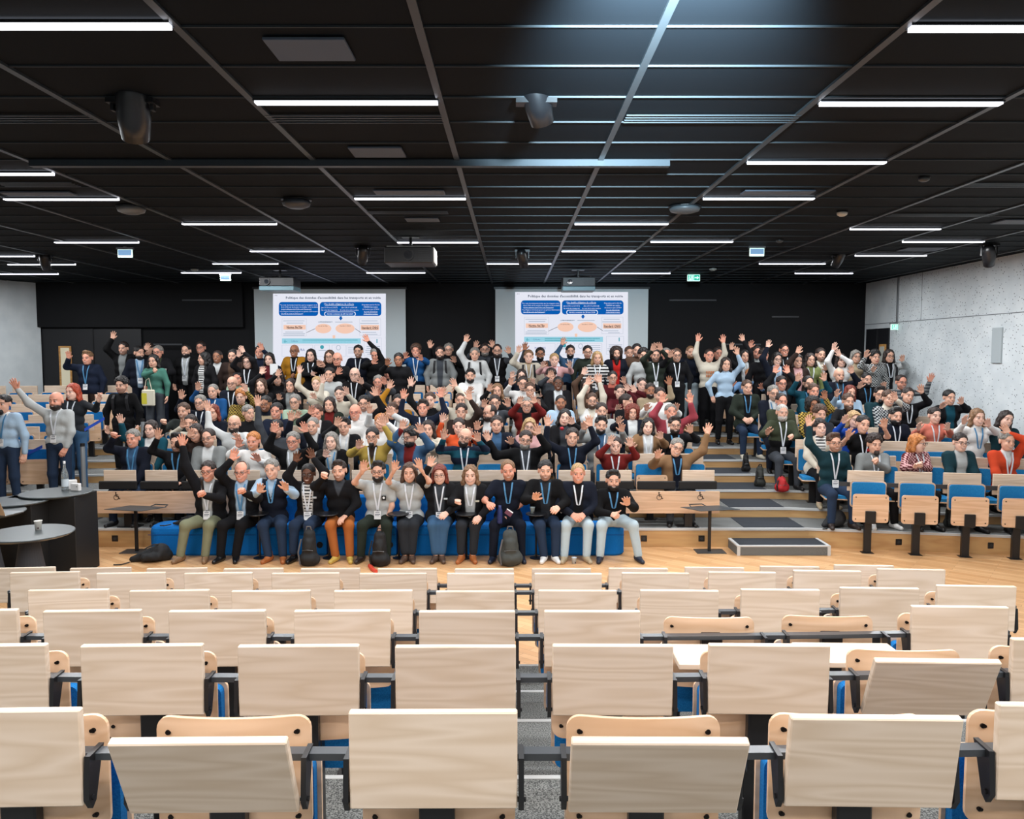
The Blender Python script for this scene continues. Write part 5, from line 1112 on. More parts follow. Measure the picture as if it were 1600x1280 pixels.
def spot(px, py, D, s, lab, az=0.3, ghost=False):
    p = at(px, py, D); t = thing('stage_spotlight', lab, 'spotlight', tuple(p)); m = mat('spot_black', (22, 23, 26), 0.35)
    u_ = CEIL - p.z
    MB().box(-0.13 * s, 0.13 * s, -0.05 * s, 0.05 * s, u_ - 0.03, u_).bbox(-0.12 * s, -0.10 * s, -0.02 * s, 0.02 * s, -0.02 * s, u_ - 0.02, 0.003).bbox(0.10 * s, 0.12 * s, -0.02 * s, 0.02 * s, -0.02 * s, u_ - 0.02, 0.003).obj('yoke', [m], t)
    M = Matrix.Rotation(az, 4, 'Z') @ Matrix.Rotation(math.radians(38), 4, 'X')
    b = MB().lathe([(0, 0.16 * s), (0.06 * s, 0.15 * s), (0.085 * s, 0.08 * s), (0.09 * s, -0.05 * s), (0.075 * s, -0.18 * s), (0.06 * s, -0.18 * s), (0.055 * s, -0.16 * s), (0, -0.16 * s)], 24)
    b.V = [tuple(M @ Vector(v)) for v in b.V]; b.obj('lamp_head', [m], t, smooth=True)
    b = MB().cyl(M @ Vector((0, 0, -0.162 * s)), M @ Vector((0, 0, -0.165 * s)), 0.054 * s, n=20); b.obj('lens', [mat('lens_pale', (120, 124, 128), 0.1)], t)
    if s > 1: MB().cyl((-0.14 * s, 0, 0.1 * s), (-0.10 * s, 0, 0.18 * s), 0.02 * s).obj('blue_connector', [mat('connector_blue', (20, 100, 190), 0.4)], t)
spot(208, 168, 5.2, 1.15, 'black stage spotlight with blue connector, hanging at upper left', 0.35)
spot(838, 150, 5.2, 1.0, 'stage spotlight lost in the bluish haze at the top middle', -0.4)
spot(567, 397, 12.2, 0.9, 'small black spotlight left of the big projector')
spot(816, 402, 12.6, 0.9, 'small black spotlight before a strip, right of the big projector', -0.3)
spot(70, 407, 13.3, 0.9, 'small spotlight before a strip at the far left')
spot(1311, 403, 13.3, 0.9, 'small spotlight between strips at the right')
spot(1545, 398, 11.9, 1.0, 'black spotlight just above the light right wall', -0.6)
def puck(px, py, r, h_, c, lab, nm='smoke_detector', cat='detector', grp=None):
    p = at_z(px, py, CEIL); t = thing(nm, lab, cat, tuple(p), group=grp)
    MB().lathe([(r * 0.8, 0), (r, -h_ * 0.3), (r * 0.92, -h_ * 0.7), (r * 0.5, -h_), (0, -h_)], 28).obj('cover', [mat('puck_%d' % c[0], c, 0.4)], t, smooth=True)
    MB().lathe([(r * 1.05, 0), (r * 1.05, -0.008), (r * 0.8, -0.008)], 28).obj('base_ring', [M_BLACK], t)
puck(463, 312, 0.15, 0.09, (52, 58, 66), 'round dark wireless access point left of the middle', 'access_point', 'access point')
puck(205, 323, 0.15, 0.08, (92, 94, 94), 'oval grey access point at the end of a left strip', 'access_point', 'access point')
puck(1070, 323, 0.17, 0.07, (70, 76, 80), 'flat grey access point right of the middle', 'access_point', 'access point')
puck(1316, 331, 0.06, 0.05, (200, 196, 186), 'small white smoke detector right of the ceiling middle')
puck(1444, 277, 0.05, 0.04, (60, 62, 64), 'tiny dark detector below the large exit sign')
puck(304, 420, 0.07, 0.05, (150, 156, 152), 'tiny pale detector above a strip near the left screen')
puck(1114, 419, 0.07, 0.05, (150, 150, 140), 'tiny pale detector near the small green exit sign')
puck(1218, 375, 0.05, 0.04, (58, 60, 62), 'tiny dark detector above the right blank sign')
# ---------------- the people ----------------
def P(hx, hy, pose, hair, hcol, top, L, R, fl, label, legs='char', shoes='jet', **kw): return person(hx, hy, pose, hair, hcol, top, L, R, fl, label, legs, shoes, **kw)
# front line on the sofas
FR = dict(D=11.1, zf=0.0, fine=True)
P(326, 737, 'q', 'short', 'hdark', 'open:black:lgrey', (283, 686), (317, 766), 'g r l B', 'man in black jacket and grey shirt holding a microphone, one arm raised', 'sage', 'tan', feet=(280, 319), RR='fist', roll=4, emb=[(0.11, 0.62, 0.055, 0.02, (200, 206, 210))], **FR)
P(378, 738, 'q', 'fringe', 'hgrey', 'open:black:lblue', (362, 710), (380, 762), 'g r u B', 'bald man with glasses in black blazer and pale blue shirt, hand at chin', 'black', 'jet', feet=(343, 367), RR='fist', **FR)
P(425, 734, 'q', 'short', 'hgrey', 'vest:dnavy:lblue', (405, 760), (448, 757), 'u', 'grey-haired man in quilted dark vest over light blue shirt, both palms open', 'jeans', 'rust', feet=(418, 441), roll=8, **FR)
P(482, 741, 'q', 'tied', 'hblack', 'open:black:white:black', (461, 713), (489, 708), 'w d g l B', 'woman in black jacket over striped shirt with both hands up', 'jeans', 'jet', feet=(457, 478), emb=[(0.10, 0.68, 0.06, 0.022, (190, 194, 198))], **FR)
P(530, 736, 'q', 'quiff', 'hdark', 'zip:black:dgrey', (505, 738), None, 't', 'man in black fleece and rust trousers raising a fist', 'rust', 'yellow', feet=(523, 546), LL='fist', roll=4, **FR)
P(591, 737, 'q', 'quiff', 'hblack', 'short:lgrey:grey', (566, 727), (596, 826), 'b g l B', 'bearded man in grey polo and green trousers waving', 'dgreen', 'dbrown', feet=(563, 604), RR='relax', emb=[(0.09, 0.62, 0.06, 0.065, (20, 20, 22), 0.13, True)], **FR)
P(640, 739, 'q', 'mid', 'hbrown', 'short:lgrey:grey', (615, 726), (657, 723), 'w l B', 'woman with brown hair in grey polo, both arms raised', 'char', 'brown', feet=(632, 643), **FR)
P(687, 742, 'q', 'bob', 'hauburn', 'open:black:dgrey', (671, 720), (694, 805), 'w p g l B', 'woman with auburn bob in black jacket and light jeans, legs crossed', 'denim', 'brown', feet=(680, 690), RR='relax', emb=[(0.09, 0.66, 0.05, 0.02, (200, 206, 210))], **FR)
P(735, 743, 'q', 'wavy', 'hlight', 'open:black:lgrey', (714, 778), (746, 812), 'w p l', 'woman with long curly hair in black jacket, fist at her chest', 'char', 'rust', feet=(720, 739), LL='fist', RR='relax', emb=[(0.10, 0.6, 0.055, 0.022, (190, 186, 170))], **FR)
P(794, 736, 'q', 'receding', 'hlight', 'short:dnavy:dnavy', (765, 790), (784, 812), 't r u', 'fair man in navy tee holding a blue bottle and leaflet', 'dnavy', 'navy', feet=(770, 815), LL='relax', RR='fist', roll=5, **FR)
P(852, 736, 'q', 'short', 'hblack', 'open:jet:char', (835, 772), (869, 796), 'u parka t', 'dark-haired man in black parka with white shoes behind the small cup', 'jeans', 'white', feet=(850, 868), RR='relax', **FR)
P(903, 740, 'q', 'buzz', 'hblond', 'open:dnavy:black', (899, 808), (908, 808), 'r l parka', 'man in navy puffer jacket with clasped hands and pale jeans', 'wjeans', 'beige', feet=(882, 917), LL='relax', RR='relax', **FR)
P(958, 751, 'q', 'quiff', 'hblack', 'jet', (962, 806), (981, 780), 'b u', 'man with trimmed black beard in black jacket, palm raised, end of sofa', 'wjeans', 'navy', feet=(938, 998), LL='thumb', **FR)
# standing at far left
P(6, 632, 's', 'short', 'hblack', 'collar:lblue:white', None, (41, 748), 'o u B', 'man with goatee in light blue shirt cut by the left edge', 'jeans', D=12.45, zf=.428, RR='relax', fine=True)
P(88, 627, 's', 'bald', 'hdark', 'collar:lgrey:pale', (24, 600), (97, 706), 'b r l B', 'bearded bald man in pale shirt, arm flung out to the left wall', 'jeans', D=12.6, zf=.428, RR='relax', fine=True)
P(114, 613, 's', 'mid', 'hred', 'char', None, (156, 620), 'w p l', 'red-haired woman in dark sweater with upturned palm', 'denim', 'dred', D=13.2, zf=.428, yaw=-12)
P(137, 560, 's', 'quiff', 'hlight', 'open:navy:navy', (106, 554), None, 'r u B', 'man in navy sweater before the black double door, arm raised', 'dbrown')
P(190, 603, 's', 'curly', 'hblack', 'jet', None, None, 'm t k', 'young man with curly dark hair in black fleece standing on the left stairs', 'black')
P(193, 545, 's', 'short', 'hdark', 'open:jet:grey', (175, 524), None, 't', 'man in black coat, hand raised high at the back left corner', 'black')
P(217, 552, 's', 'short', 'hblack', 'open:dnavy:lblue', None, None, 'b u B', 'man in navy suit turned sideways in the left standing group', 'dnavy', yaw=60)
P(232, 546, 's', 'short', 'hdark', 'black', (228, 541), None, 'm', 'man in black shading his eyes with his hand', 'black')
GM = P(247, 551, 's', 'short', 'hgrey', 'open:black:olive', None, (257, 580), 'g r', 'grey-haired man with glasses and white cup in dark jacket', 'dnavy', RR='fist')
GW = P(240, 565, 's', 'mid', 'hblack', 'green', (242, 575), None, 'w m', 'woman in green sweater, hand at her chin, with tote bag', 'dgrey', LL='fist')
P(291, 549, 's', 'receding', 'hblack', 'open:jet:lgrey', None, None, 'b l B', 'bearded man in black coat over grey shirt at the dark back wall', 'black')
P(314, 544, 's', 'short', 'hdark', 'black', None, None, 'g r', 'man with glasses half hidden behind the striped-shirt woman', 'black')
P(319, 561, 's', 'long', 'hblack', 'open:black:white:black', None, None, 'w', 'woman in profile with black jacket over striped shirt, standing', 'black', yaw=-55)
P(340, 558, 's', 'buzz', 'hdark', 'open:jet:pale', None, None, 'e', 'smiling man in black coat with short hair at the back', 'black')
P(364, 557, 's', 'short', 'hblack', 'open:dbrown:brown', None, None, 't', 'dark-haired man in brown jacket beside the smiling man in black coat', 'black')
P(387, 566, 's', 'bob', 'hbrown', 'black', (372, 551), (380, 545), 'w p g l', 'woman with brown bob in black lifting both hands', 'black')
P(406, 551, 's', 'short', 'hdark', 'navy', None, (410, 541), 'r', 'man in navy hoodie waving at the left edge of the left screen', 'navy')
P(421, 562, 's', 'bob', 'hblack', 'open:dnavy:burg', (408, 576), None, 'w p', 'woman with short dark hair and patterned red scarf holding paper', 'black')
P(460, 549, 's', 'bald', 'hdark', 'open:mustard:black', None, (459, 583), 'e g l parka', 'man in mustard yellow puffer jacket before the left screen', 'black', RR='fist')
P(434, 592, 'q', 'mid', 'hdark', 'black', (433, 581), None, 'w', 'dark-haired person behind a raised hand left of the mustard jacket', 'black')
P(486, 556, 's', 'mid', 'hblack', 'black', (489, 580), None, 'w p m l', 'woman whose face catches the projected slide', 'black')
P(515, 558, 's', 'long', 'hbrown', 'black', (497, 565), (505, 567), 'w g', 'long-haired woman with glasses raising both hands before the left screen', 'black')
P(527, 562, 's', 'bald', 'hdark', 'black', (528, 578), None, 'g r m', 'bald man with dark glasses in black, palm forward', 'black')
P(560, 550, 's', 'short', 'hblack', 'dnavy', None, None, 't l', 'dark-haired man in navy jacket with white lanyard before the slide text', 'black', roll=3)
P(586, 553, 's', 'buzz', 'hgrey', 'jet', (583, 562), (574, 528), 'r m', 'balding man in black leather with bowed head and raised arm', 'black', tilt=25)
P(623, 563, 's', 'short', 'hblack', 'black', (604, 564), None, 'e m', 'dark-haired man partly hidden left of the man in bright blue', 'black')
P(650, 549, 's', 'curly', 'hbrown', 'blue', (632, 554), (659, 557), 'r l B', 'curly-haired man in bright blue shirt with white badge, both hands up', 'dnavy')
P(688, 552, 's', 'short', 'hdark', 'open:grey:dgrey', None, None, 'b k', 'bearded man in grey jacket with rucksack straps', 'dgrey')
P(701, 547, 's', 'short', 'hgrey', 'black', (671, 538), (711, 560), 'g m', 'man with glasses behind the bearded man in grey jacket', 'black')
P(742, 554, 's', 'short', 'hgrey', 'open:pale:pale', (727, 529), None, 'm k', 'man in white hooded jacket with rucksack, arm straight up', 'pale')
P(758, 547, 's', 'short', 'hdark', 'dgrey', (742, 538), (771, 537), 'b G g', 'grey-bearded man with glasses behind, both hands up', 'dgrey')
P(777, 549, 's', 'receding', 'hdark', 'vest:jet:dgrey', (780, 600), (796, 546), 'b g l B', 'bearded man in black vest with white badge beside right screen', 'black')
P(826, 558, 's', 'short', 'hlight', 'open:cream:beige', (809, 545), None, 'p k l', 'young fair man in cream hoodie with rucksack waving', 'dgrey')
P(844, 554, 's', 'short', 'hblack', 'dgrey', (819, 541), (854, 568), 'e g b', 'man with dark beard and glasses, hand high before the right screen', 'black')
P(866, 563, 's', 'tied', 'hblond', 'pink', (847, 568), (891, 567), 'w p l', 'blond woman in pink sweater, both hands up', 'rust')
P(891, 550, 's', 'short', 'hblack', 'denim', (878, 533), None, 'b l', 'dark-bearded man in denim blue shirt waving before the right slide', 'dnavy')
P(918, 551, 's', 'short', 'hblack', 'dgreen', None, None, 'g t m', 'man with dark glasses in dark green before the right slide', 'black')
P(933, 560, 's', 'mid', 'hblond', 'stripe:black:white', None, None, 'w l B', 'blond woman in black and white striped sweater', 'dgrey')
P(963, 553, 's', 'big', 'hdark', 'open:dnavy:red', None, None, 'b Z m', 'man with wild hair and very long beard over red shirt', 'black', scale=0.95)
P(983, 552, 's', 'short', 'hbrown', 'open:dbrown:black', None, None, 'm l B', 'man in dark brown jacket and white lanyard right of the red shirt', 'black')
P(995, 548, 's', 'short', 'hblack', 'brown', None, None, 't', 'man with dark beard shadow behind the brown jacket', 'black')
P(1005, 556, 's', 'curly', 'hblack', 'lgrey', None, None, 'm', 'dark-haired person in pale grey behind the man in green', 'black')
P(1024, 556, 's', 'short', 'hdark', 'dgreen', (1019, 542), (1033, 541), 't l B', 'man in dark green shirt, both hands above his head', 'bgreen')
P(1041, 555, 's', 'receding', 'hgrey', 'black', None, None, 'r', 'older man partly hidden between green shirt and black jacket', 'black')
P(1057, 556, 's', 'short', 'hbrown', 'black', (1046, 552), None, 'g l B', 'man with glasses in black with white lanyard and badge, standing', 'black')
P(1079, 551, 's', 'buzz', 'hlight', 'dnavy', (1074, 606), (1080, 607), 'b k', 'bearded man in navy sweater and pale ripped jeans', 'wjeans', 'white', LL='relax', RR='relax')
P(1108, 556, 's', 'buzz', 'hdark', 'low:cream:cream', (1090, 528), (1131, 530), 'r', 'man in cream hoodie with orange print, both arms straight up', 'black', emb=[(k_ * 0.045, t_, 0.022, 0.05, (206, 122, 70)) for k_ in (-1.5, -0.5, 0.5, 1.5) for t_ in (0.62, 0.48)])
P(1122, 553, 's', 'short', 'hdark', 'black', None, None, 'r', 'person behind the raised arm of the cream hoodie', 'black')
P(1134, 570, 's', 'long', 'hdark', 'lblue', (1115, 625), (1153, 548), 'w', 'long-haired woman in light blue shirt and black trousers, arm up', 'black', LL='relax')
P(1163, 557, 's', 'long', 'hblack', 'open:black:lgrey', (1142, 541), (1160, 524), 'w m B l', 'woman in black with face behind her raised hands', 'black')
P(1182, 551, 's', 'short', 'hdark', 'grey', (1171, 538), None, 'r t k B', 'man in grey jacket with rucksack in the right standing group', 'black')
P(1193, 556, 's', 'short', 'hdark', 'black', None, None, 'r', 'man peeking out behind the grey jacket', 'black')
P(1214, 562, 's', 'bob', 'hblack', 'open:dnavy:lblue', (1199, 537), None, 'w g p l B', 'woman with dark bob and glasses in navy cardigan, arm straight up', 'dnavy')
P(1225, 548, 's', 'buzz', 'hdark', 'black', None, None, 'g r l', 'short-haired man with glasses behind the woman in navy cardigan', 'black')
P(1246, 565, 's', 'mid', 'hdark', 'open:dbrown:pink', (1246, 546), None, 'w', 'dark-haired woman left of the woman in green cardigan', 'black')
P(1266, 563, 's', 'long', 'hdark', 'lgreen', None, None, 'w l', 'woman with very long dark hair in green cardigan', 'black')
P(1282, 555, 's', 'short', 'hdark', 'open:black:cream', None, (1291, 572), 't l', 'man in black with cream hood and raised palm', 'black')
P(1314, 564, 's', 'long', 'hdark', 'white', (1302, 541), (1312, 550), 'w p', 'long-haired woman in white sweater at the back right', 'dgrey')
P(1337, 558, 's', 'bob', 'hgrey', 'beige', None, None, 'w g', 'grey-haired woman with glasses in beige', 'beige')
P(1367, 559, 's', 'curly', 'hblack', 'pat:lgrey:black', (1352, 552), None, 'w m', 'dark curly-haired person in patterned scarf by the right corner', 'black')
P(1389, 557, 's', 'long', 'hdark', 'open:lgrey:black', (1363, 575), (1411, 558), 'w g k l', 'woman with glasses in grey hoodie before the right door', 'dgrey')
# left of centre, seated rows
P(208, 686, 'q', 'short', 'hgrey', 'open:dnavy:denim', (177, 676), None, 'r u', 'older man in dark jacket and blue shirt giving a thumbs up', 'jeans', 'black', LL='thumb', fine=True, roll=3)
P(236, 671, 'q', 'mid', 'hdark', 'open:teal:white', (187, 654), None, 'w p', 'woman in teal cardigan waving behind the thumbs-up man', 'black')
P(277, 692, 'q', 'quiff', 'hblack', 'black', (245, 677), None, 't u', 'bearded man in black sweater with blue lanyard, face behind a hand', 'black', fine=True)
P(287, 643, 'q', 'short', 'hbrown', 'pat:dgreen:char', (255, 655), None, 't', 'brown-haired man in dark plaid jacket', 'black', LL='fist')
P(298, 662, 'q', 'short', 'hdark', 'cream', (284, 660), (307, 662), 'w', 'person in cream sleeves with both hands before the face', 'black')
P(306, 677, 'q', 'mid', 'hdark', 'dbrown', (296, 674), None, 'w', 'person in dark maroon behind an upturned hand', 'black')
P(326, 685, 'q', 'receding', 'hdark', 'open:grey:pale', None, None, 'g t', 'balding man with glasses in grey softshell jacket', 'dgrey', fine=True, roll=4)
P(313, 630, 'q', 'short', 'hgrey', 'dnavy', (282, 616), None, 'g l', 'grey-haired man with black glasses in dark fleece', 'black')
P(333, 612, 'q', 'buzz', 'hgrey', 'blue', (308, 603), None, 'l', 'grey-haired man in blue sweater, arm raised', 'dnavy')
P(333, 645, 'q', 'mid', 'hauburn', 'dnavy', None, None, 'w', 'woman with dark auburn hair in navy behind the raised white sleeve', 'black')
P(363, 600, 'q', 'bald', 'hdark', 'open:dnavy:black', None, None, 'g l turtle', 'man with shaved head and glasses in navy jacket and black turtleneck', 'black')
P(372, 592, 'q', 'short', 'hblack', 'bgreen', None, (383, 604), 'r', 'dark-haired man in pale green behind the shaved head', 'black')
P(377, 621, 'q', 'curly', 'hginger', 'pat:ochre:dbrown', None, (385, 605), 'w p', 'woman with curly ginger hair smiling', 'brown')
P(366, 663, 'q', 'bald', 'hdark', 'pale', (323, 635), (374, 681), 'b g', 'bald bearded man with glasses in pale sweater, arm stretched high', 'black', fine=True)
P(388, 646, 'q', 'short', 'hgrey', 'black', None, None, 'w', 'woman with short grey hair in black, seen in profile', 'black', yaw=50)
P(415, 632, 'q', 'short', 'hblack', 'low:beige:beige:dnavy', None, None, 'e g scarf t', 'young man with dark scarf and beige sweater', 'black')
P(432, 643, 'q', 'short', 'hblack', 'low:navy:dred', None, None, 'r', 'smiling man in navy and dark red sweater', 'black', roll=-6)
P(408, 603, 'q', 'long', 'hbrown', 'black', (408, 578), None, 'w p', 'long-haired smiling woman in black, arm up, left of centre', 'black')
P(454, 603, 'q', 'long', 'hdark', 'open:black:grey', (435, 618), None, 'w', 'woman with long dark hair smiling below the mustard jacket', 'black')
P(461, 629, 'q', 'tied', 'hgrey', 'bgreen', (464, 646), None, 'g', 'grey-haired man with glasses in pale green cardigan', 'black')
P(396, 690, 'q', 'short', 'hginger', 'collar:white:white', (371, 690), (404, 712), 'r t', 'sandy-bearded man in white shirt, both palms up', 'navy', fine=True)
P(432, 671, 'q', 'receding', 'hblack', 'dgrey', (402, 627), None, 't', 'man in charcoal sweater with arm stretched far up', 'black')
P(458, 690, 'q', 'short', 'hgrey', 'open:jet:lgrey', (427, 668), (478, 668), 'g r l', 'man with glasses in black jacket with both arms spread up, second row', 'black', fine=True)
P(489, 666, 'q', 'buzz', 'hgrey', 'open:dnavy:pale', (453, 650), None, '', 'grey-haired man in navy jacket leaning, long arm raised', 'black')
P(495, 646, 'q', 'short', 'hbrown', 'open:black:white', (484, 640), None, 'r', 'brown-haired man in dark suit smiling', 'black')
P(515, 633, 'q', 'long', 'hdark', 'open:dgreen:dred', None, None, 'w', 'woman with straight long brown hair smiling', 'black')
P(518, 690, 'q', 'mid', 'hgrey', 'open:jet:lgrey', (508, 706), None, 'w p u', 'woman with grey-brown hair in black cardigan, palm at her shoulder', 'black', fine=True)
P(538, 667, 'q', 'quiff', 'hblack', 'open:black:white', (525, 658), None, 'm l', 'serious young man in black jacket with lanyard', 'black')
P(555, 645, 'q', 'bald', 'hdark', 'white', None, None, 'r g R', 'bald man with red glasses in white', 'pale')
P(569, 631, 'q', 'short', 'hblack', 'open:black:white', None, (588, 612), 'g t', 'dark-haired man with moustache and glasses, hand up', 'black')
P(531, 616, 'q', 'tied', 'hdark', 'cream', (503, 592), (543, 609), 'w p m', 'woman with tied hair in cream cardigan, both arms up', 'cream')
P(495, 600, 'q', 'tied', 'hblond', 'cream', (467, 577), (492, 616), 'w p', 'smiling woman in cream with arm stretched up left', 'cream')
P(515, 586, 'q', 'short', 'hblack', 'lgrey', None, None, '', 'dark-haired man in pale grey hoodie', 'dgrey')
P(554, 586, 'q', 'bald', 'hdark', 'black', None, (566, 593), 'p g l', 'bald man with round glasses in black sweater and lanyard', 'black')
P(591, 598, 'q', 'short', 'hgrey', 'dgrey', (589, 612), (602, 594), 'r', 'man with short grey hair behind two raised hands', 'black')
P(606, 583, 'q', 'short', 'hginger', 'dgrey', None, (609, 600), 'r m', 'reddish-haired man in dark patterned shirt', 'black')
P(582, 683, 'q', 'tied', 'hblack', 'zip:ochre:dbrown', (559, 692), (600, 658), 'o g l', 'man with goatee and tied hair in mustard hoodie', 'navy', fine=True)
P(595, 661, 'q', 'short', 'hginger', 'white', None, (604, 653), 'm', 'sandy-haired man in white, hand before his face', 'pale')
P(613, 643, 'q', 'short', 'hbrown', 'open:pale:dnavy', (576, 639), (613, 641), 'l m', 'man in white hoodie hiding his face behind crossed arms', 'pale')
P(622, 629, 'q', 'short', 'hblack', 'zip:mustard:dgrey', (607, 601), None, 'b g', 'dark-bearded man in orange hoodie', 'black')
P(661, 638, 'q', 'quiff', 'hdark', 'navy', (629, 616), (690, 614), 'r l', 'smiling young man in navy blue with both arms stretched up', 'navy')
P(672, 626, 'q', 'short', 'hbrown', 'black', (641, 597), None, 'p', 'young brown-haired man behind the navy blue sweater', 'black')
P(642, 684, 'q', 'curly', 'hblack', 'open:denim:dred', (627, 663), (659, 669), 'b g scarf', 'black-bearded man with glasses in denim jacket, looking aside', 'jeans', yaw=-40, fine=True)
P(669, 671, 'q', 'mid', 'hdark', 'cream', None, (671, 683), 'w', 'dark-haired woman behind the denim jacket sleeve', 'black')
P(717, 667, 'q', 'tied', 'hdark', 'orange', (690, 652), (736, 672), 'w p', 'smiling woman with tied hair in orange top', 'black')
P(726, 684, 'q', 'bald', 'hdark', 'bands:navy:teal', (692, 678), (748, 681), 'b g l B', 'bald man with glasses in navy and teal striped sweater, head tilted', 'dnavy', roll=-14, fine=True)
P(721, 644, 'q', 'short', 'hdark', 'dbrown', None, (735, 618), '', 'short-haired man in dark shirt with black wristband', 'black')
P(720, 626, 'q', 'buzz', 'hbrown', 'cream', (691, 612), (711, 598), 't', 'man in cream cardigan behind, arm up left', 'cream')
P(735, 588, 'q', 'quiff', 'hblack', 'white', (733, 607), None, 'b m', 'black-bearded man in white below the white hooded jacket', 'pale')
P(776, 664, 'q', 'short', 'hdark', 'open:dnavy:denim', (744, 664), (800, 686), 'm', 'man with closed eyes in navy blazer', 'dnavy', fine=True)
P(765, 646, 'q', 'fringe', 'hdark', 'open:black:pale', None, None, 'b g', 'balding man with big beard looking left', 'black', yaw=-55)
P(773, 630, 'q', 'short', 'hdark', 'dgrey', (755, 629), (795, 628), 'g l', 'dark-haired man with glasses, both palms up, behind the bald beard', 'black')
P(777, 611, 'q', 'long', 'hlight', 'black', (764, 604), None, 'w m', 'woman whose brown hair covers her face', 'black')
P(821, 688, 'q', 'short', 'hdark', 'open:jet:dgrey', (761, 682), (842, 671), 'b G g l', 'grey-bearded man with glasses in black jacket, arms thrown wide', 'black', fine=True, roll=-6)
P(827, 667, 'q', 'bob', 'hblond', 'pink', None, None, 'w p g', 'blond woman with glasses behind the grey beard', 'pink', roll=-8)
P(823, 634, 'q', 'short', 'hgrey', 'open:dred:black', (811, 624), (836, 623), 'w g', 'woman with short grey hair in burgundy cardigan, both hands up', 'black')
P(828, 610, 'q', 'short', 'hbrown', 'black', None, (842, 627), 'g', 'man with glasses in black just above the burgundy cardigan', 'black')
P(817, 600, 'q', 'short', 'hdark', 'white', (797, 595), None, 'g', 'man with glasses in white under the young fair man', 'pale')
P(815, 588, 'q', 'long', 'hdark', 'dnavy', (799, 584), (834, 594), 'w p g', 'long dark-haired person behind the man in white', 'black')
P(861, 588, 'q', 'curly', 'hdark', 'dgrey', (858, 583), None, 'w', 'curly-haired woman with palm over her eyes', 'black')
P(872, 600, 'q', 'buzz', 'hblack', 'open:black:pale', None, None, 'd l', 'smiling dark-skinned man in black sweater and white collar', 'black')
P(876, 630, 'q', 'buzz', 'hblack', 'lblue', None, None, 'e t m', 'man with short black hair in light blue shirt', 'jeans')
P(882, 653, 'q', 'long', 'hblack', 'open:black:dgrey', None, (895, 655), 'w p m', 'woman with black hair and a red flower on her jacket', 'black', roll=-8)
P(894, 684, 'q', 'short', 'hdark', 'dnavy', (854, 658), (923, 658), 'u turtle', 'young man in navy turtleneck with both arms stretched up', 'navy', fine=True, roll=-6)
P(939, 665, 'q', 'quiff', 'hblack', 'open:grey:denim', (911, 664), (973, 667), 'b l', 'bearded man in grey jacket grinning with both hands up', 'dgrey', roll=-5)
P(940, 643, 'q', 'tied', 'hdark', 'lgrey', None, None, 'b', 'man with tied dark hair and full beard in pale grey', 'black')
P(925, 627, 'q', 'short', 'hbrown', 'vest:white:cream', (918, 595), (937, 591), 'b g', 'man with brown beard and glasses in white vest, arms overhead', 'pale')
P(961, 697, 'q', 'tied', 'hdark', 'dred', (952, 686), (986, 689), 'w p l', 'woman in dark red sweater with both hands up', 'jeans', fine=True)
P(988, 645, 'q', 'big', 'hauburn', 'open:dnavy:pale', (965, 654), None, 'w', 'woman with big curly auburn hair in navy', 'black', scale=0.92)
P(979, 628, 'q', 'pony', 'hdark', 'black', None, None, 'w', 'woman in profile with dark ponytail', 'black', yaw=60)
P(1012, 667, 'q', 'long', 'hblack', 'open:tan:pale', (986, 694), (1033, 678), 'w p l', 'woman with very long dark hair in tan coat', 'black', roll=-6)
P(1054, 665, 'q', 'quiff', 'hdark', 'black', None, (1080, 668), 'b g u', 'brown-bearded man with glasses in black sweater', 'black')
P(1048, 645, 'q', 'short', 'hgrey', 'open:rose:white', (1033, 622), (1080, 623), 'r', 'older grey-haired man in rose red shirt, arms wide up', 'black', tilt=-12)
P(1031, 618, 'q', 'short', 'hdark', 'white', (1009, 634), (1058, 634), 't', 'man in white behind the older man in rose red', 'pale')
P(1016, 611, 'q', 'short', 'hdark', 'beige', None, (1047, 595), 'e b', 'dark-bearded man in beige with raised arm', 'beige')
P(1003, 602, 'q', 'buzz', 'hdark', 'burg', None, (992, 606), 'p', 'short-haired man in burgundy sweater', 'black')
P(968, 613, 'q', 'tied', 'hdark', 'burg', (964, 634), (981, 604), 'w p', 'smiling woman with tied dark hair, white sleeve beside her', 'black')
P(957, 591, 'q', 'short', 'hblack', 'low:burg:burg:coral', None, (976, 592), 'w g scarf', 'smiling woman with glasses and pink scarf', 'black')
P(916, 604, 'q', 'mid', 'hdark', 'brown', (911, 579), (934, 590), 'w p', 'person in brown half hidden by raised hands below the striped sweater', 'black')
P(1057, 700, 'q', 'short', 'hgrey', 'open:tan:dnavy', (1026, 708), (1107, 671), 'g u', 'man with glasses in tan tweed blazer, arms flung wide', 'dgrey', roll=-14, fine=True)
# right side
BM = P(1170, 586, 'q', 'buzz', 'hginger', 'collar:sky:sky', (1143, 598), (1191, 602), 'r t', 'bald man in light blue shirt, both hands raised, phone in one', 'black')
P(1167, 606, 'q', 'short', 'hbrown', 'open:dgreen:black', (1166, 657), (1173, 657), 'm u parka', 'young man in olive rain jacket with jeans at the aisle', 'jeans', 'cream', LL='relax', RR='relax')
P(1208, 615, 'q', 'short', 'hgrey', 'open:dnavy:white', None, None, 'g u t', 'grey-haired man with dark glasses in navy, right of the stairs', 'dnavy')
P(1221, 600, 'q', 'short', 'hdark', 'open:black:lblue', (1210, 577), (1232, 577), 'g r', 'man with glasses in black, both hands up, above the navy jacket', 'black')
P(1221, 628, 'q', 'receding', 'hdark', 'olive', None, None, 'r', 'balding man in olive behind the white-bearded man', 'black')
P(1222, 645, 'q', 'buzz', 'hwhite', 'low:olive:jet', (1198, 671), (1236, 678), 'b l B', 'white-bearded man in olive and black sweater beside the stairs', 'dgrey', 'black', RR='fist', fine=True)
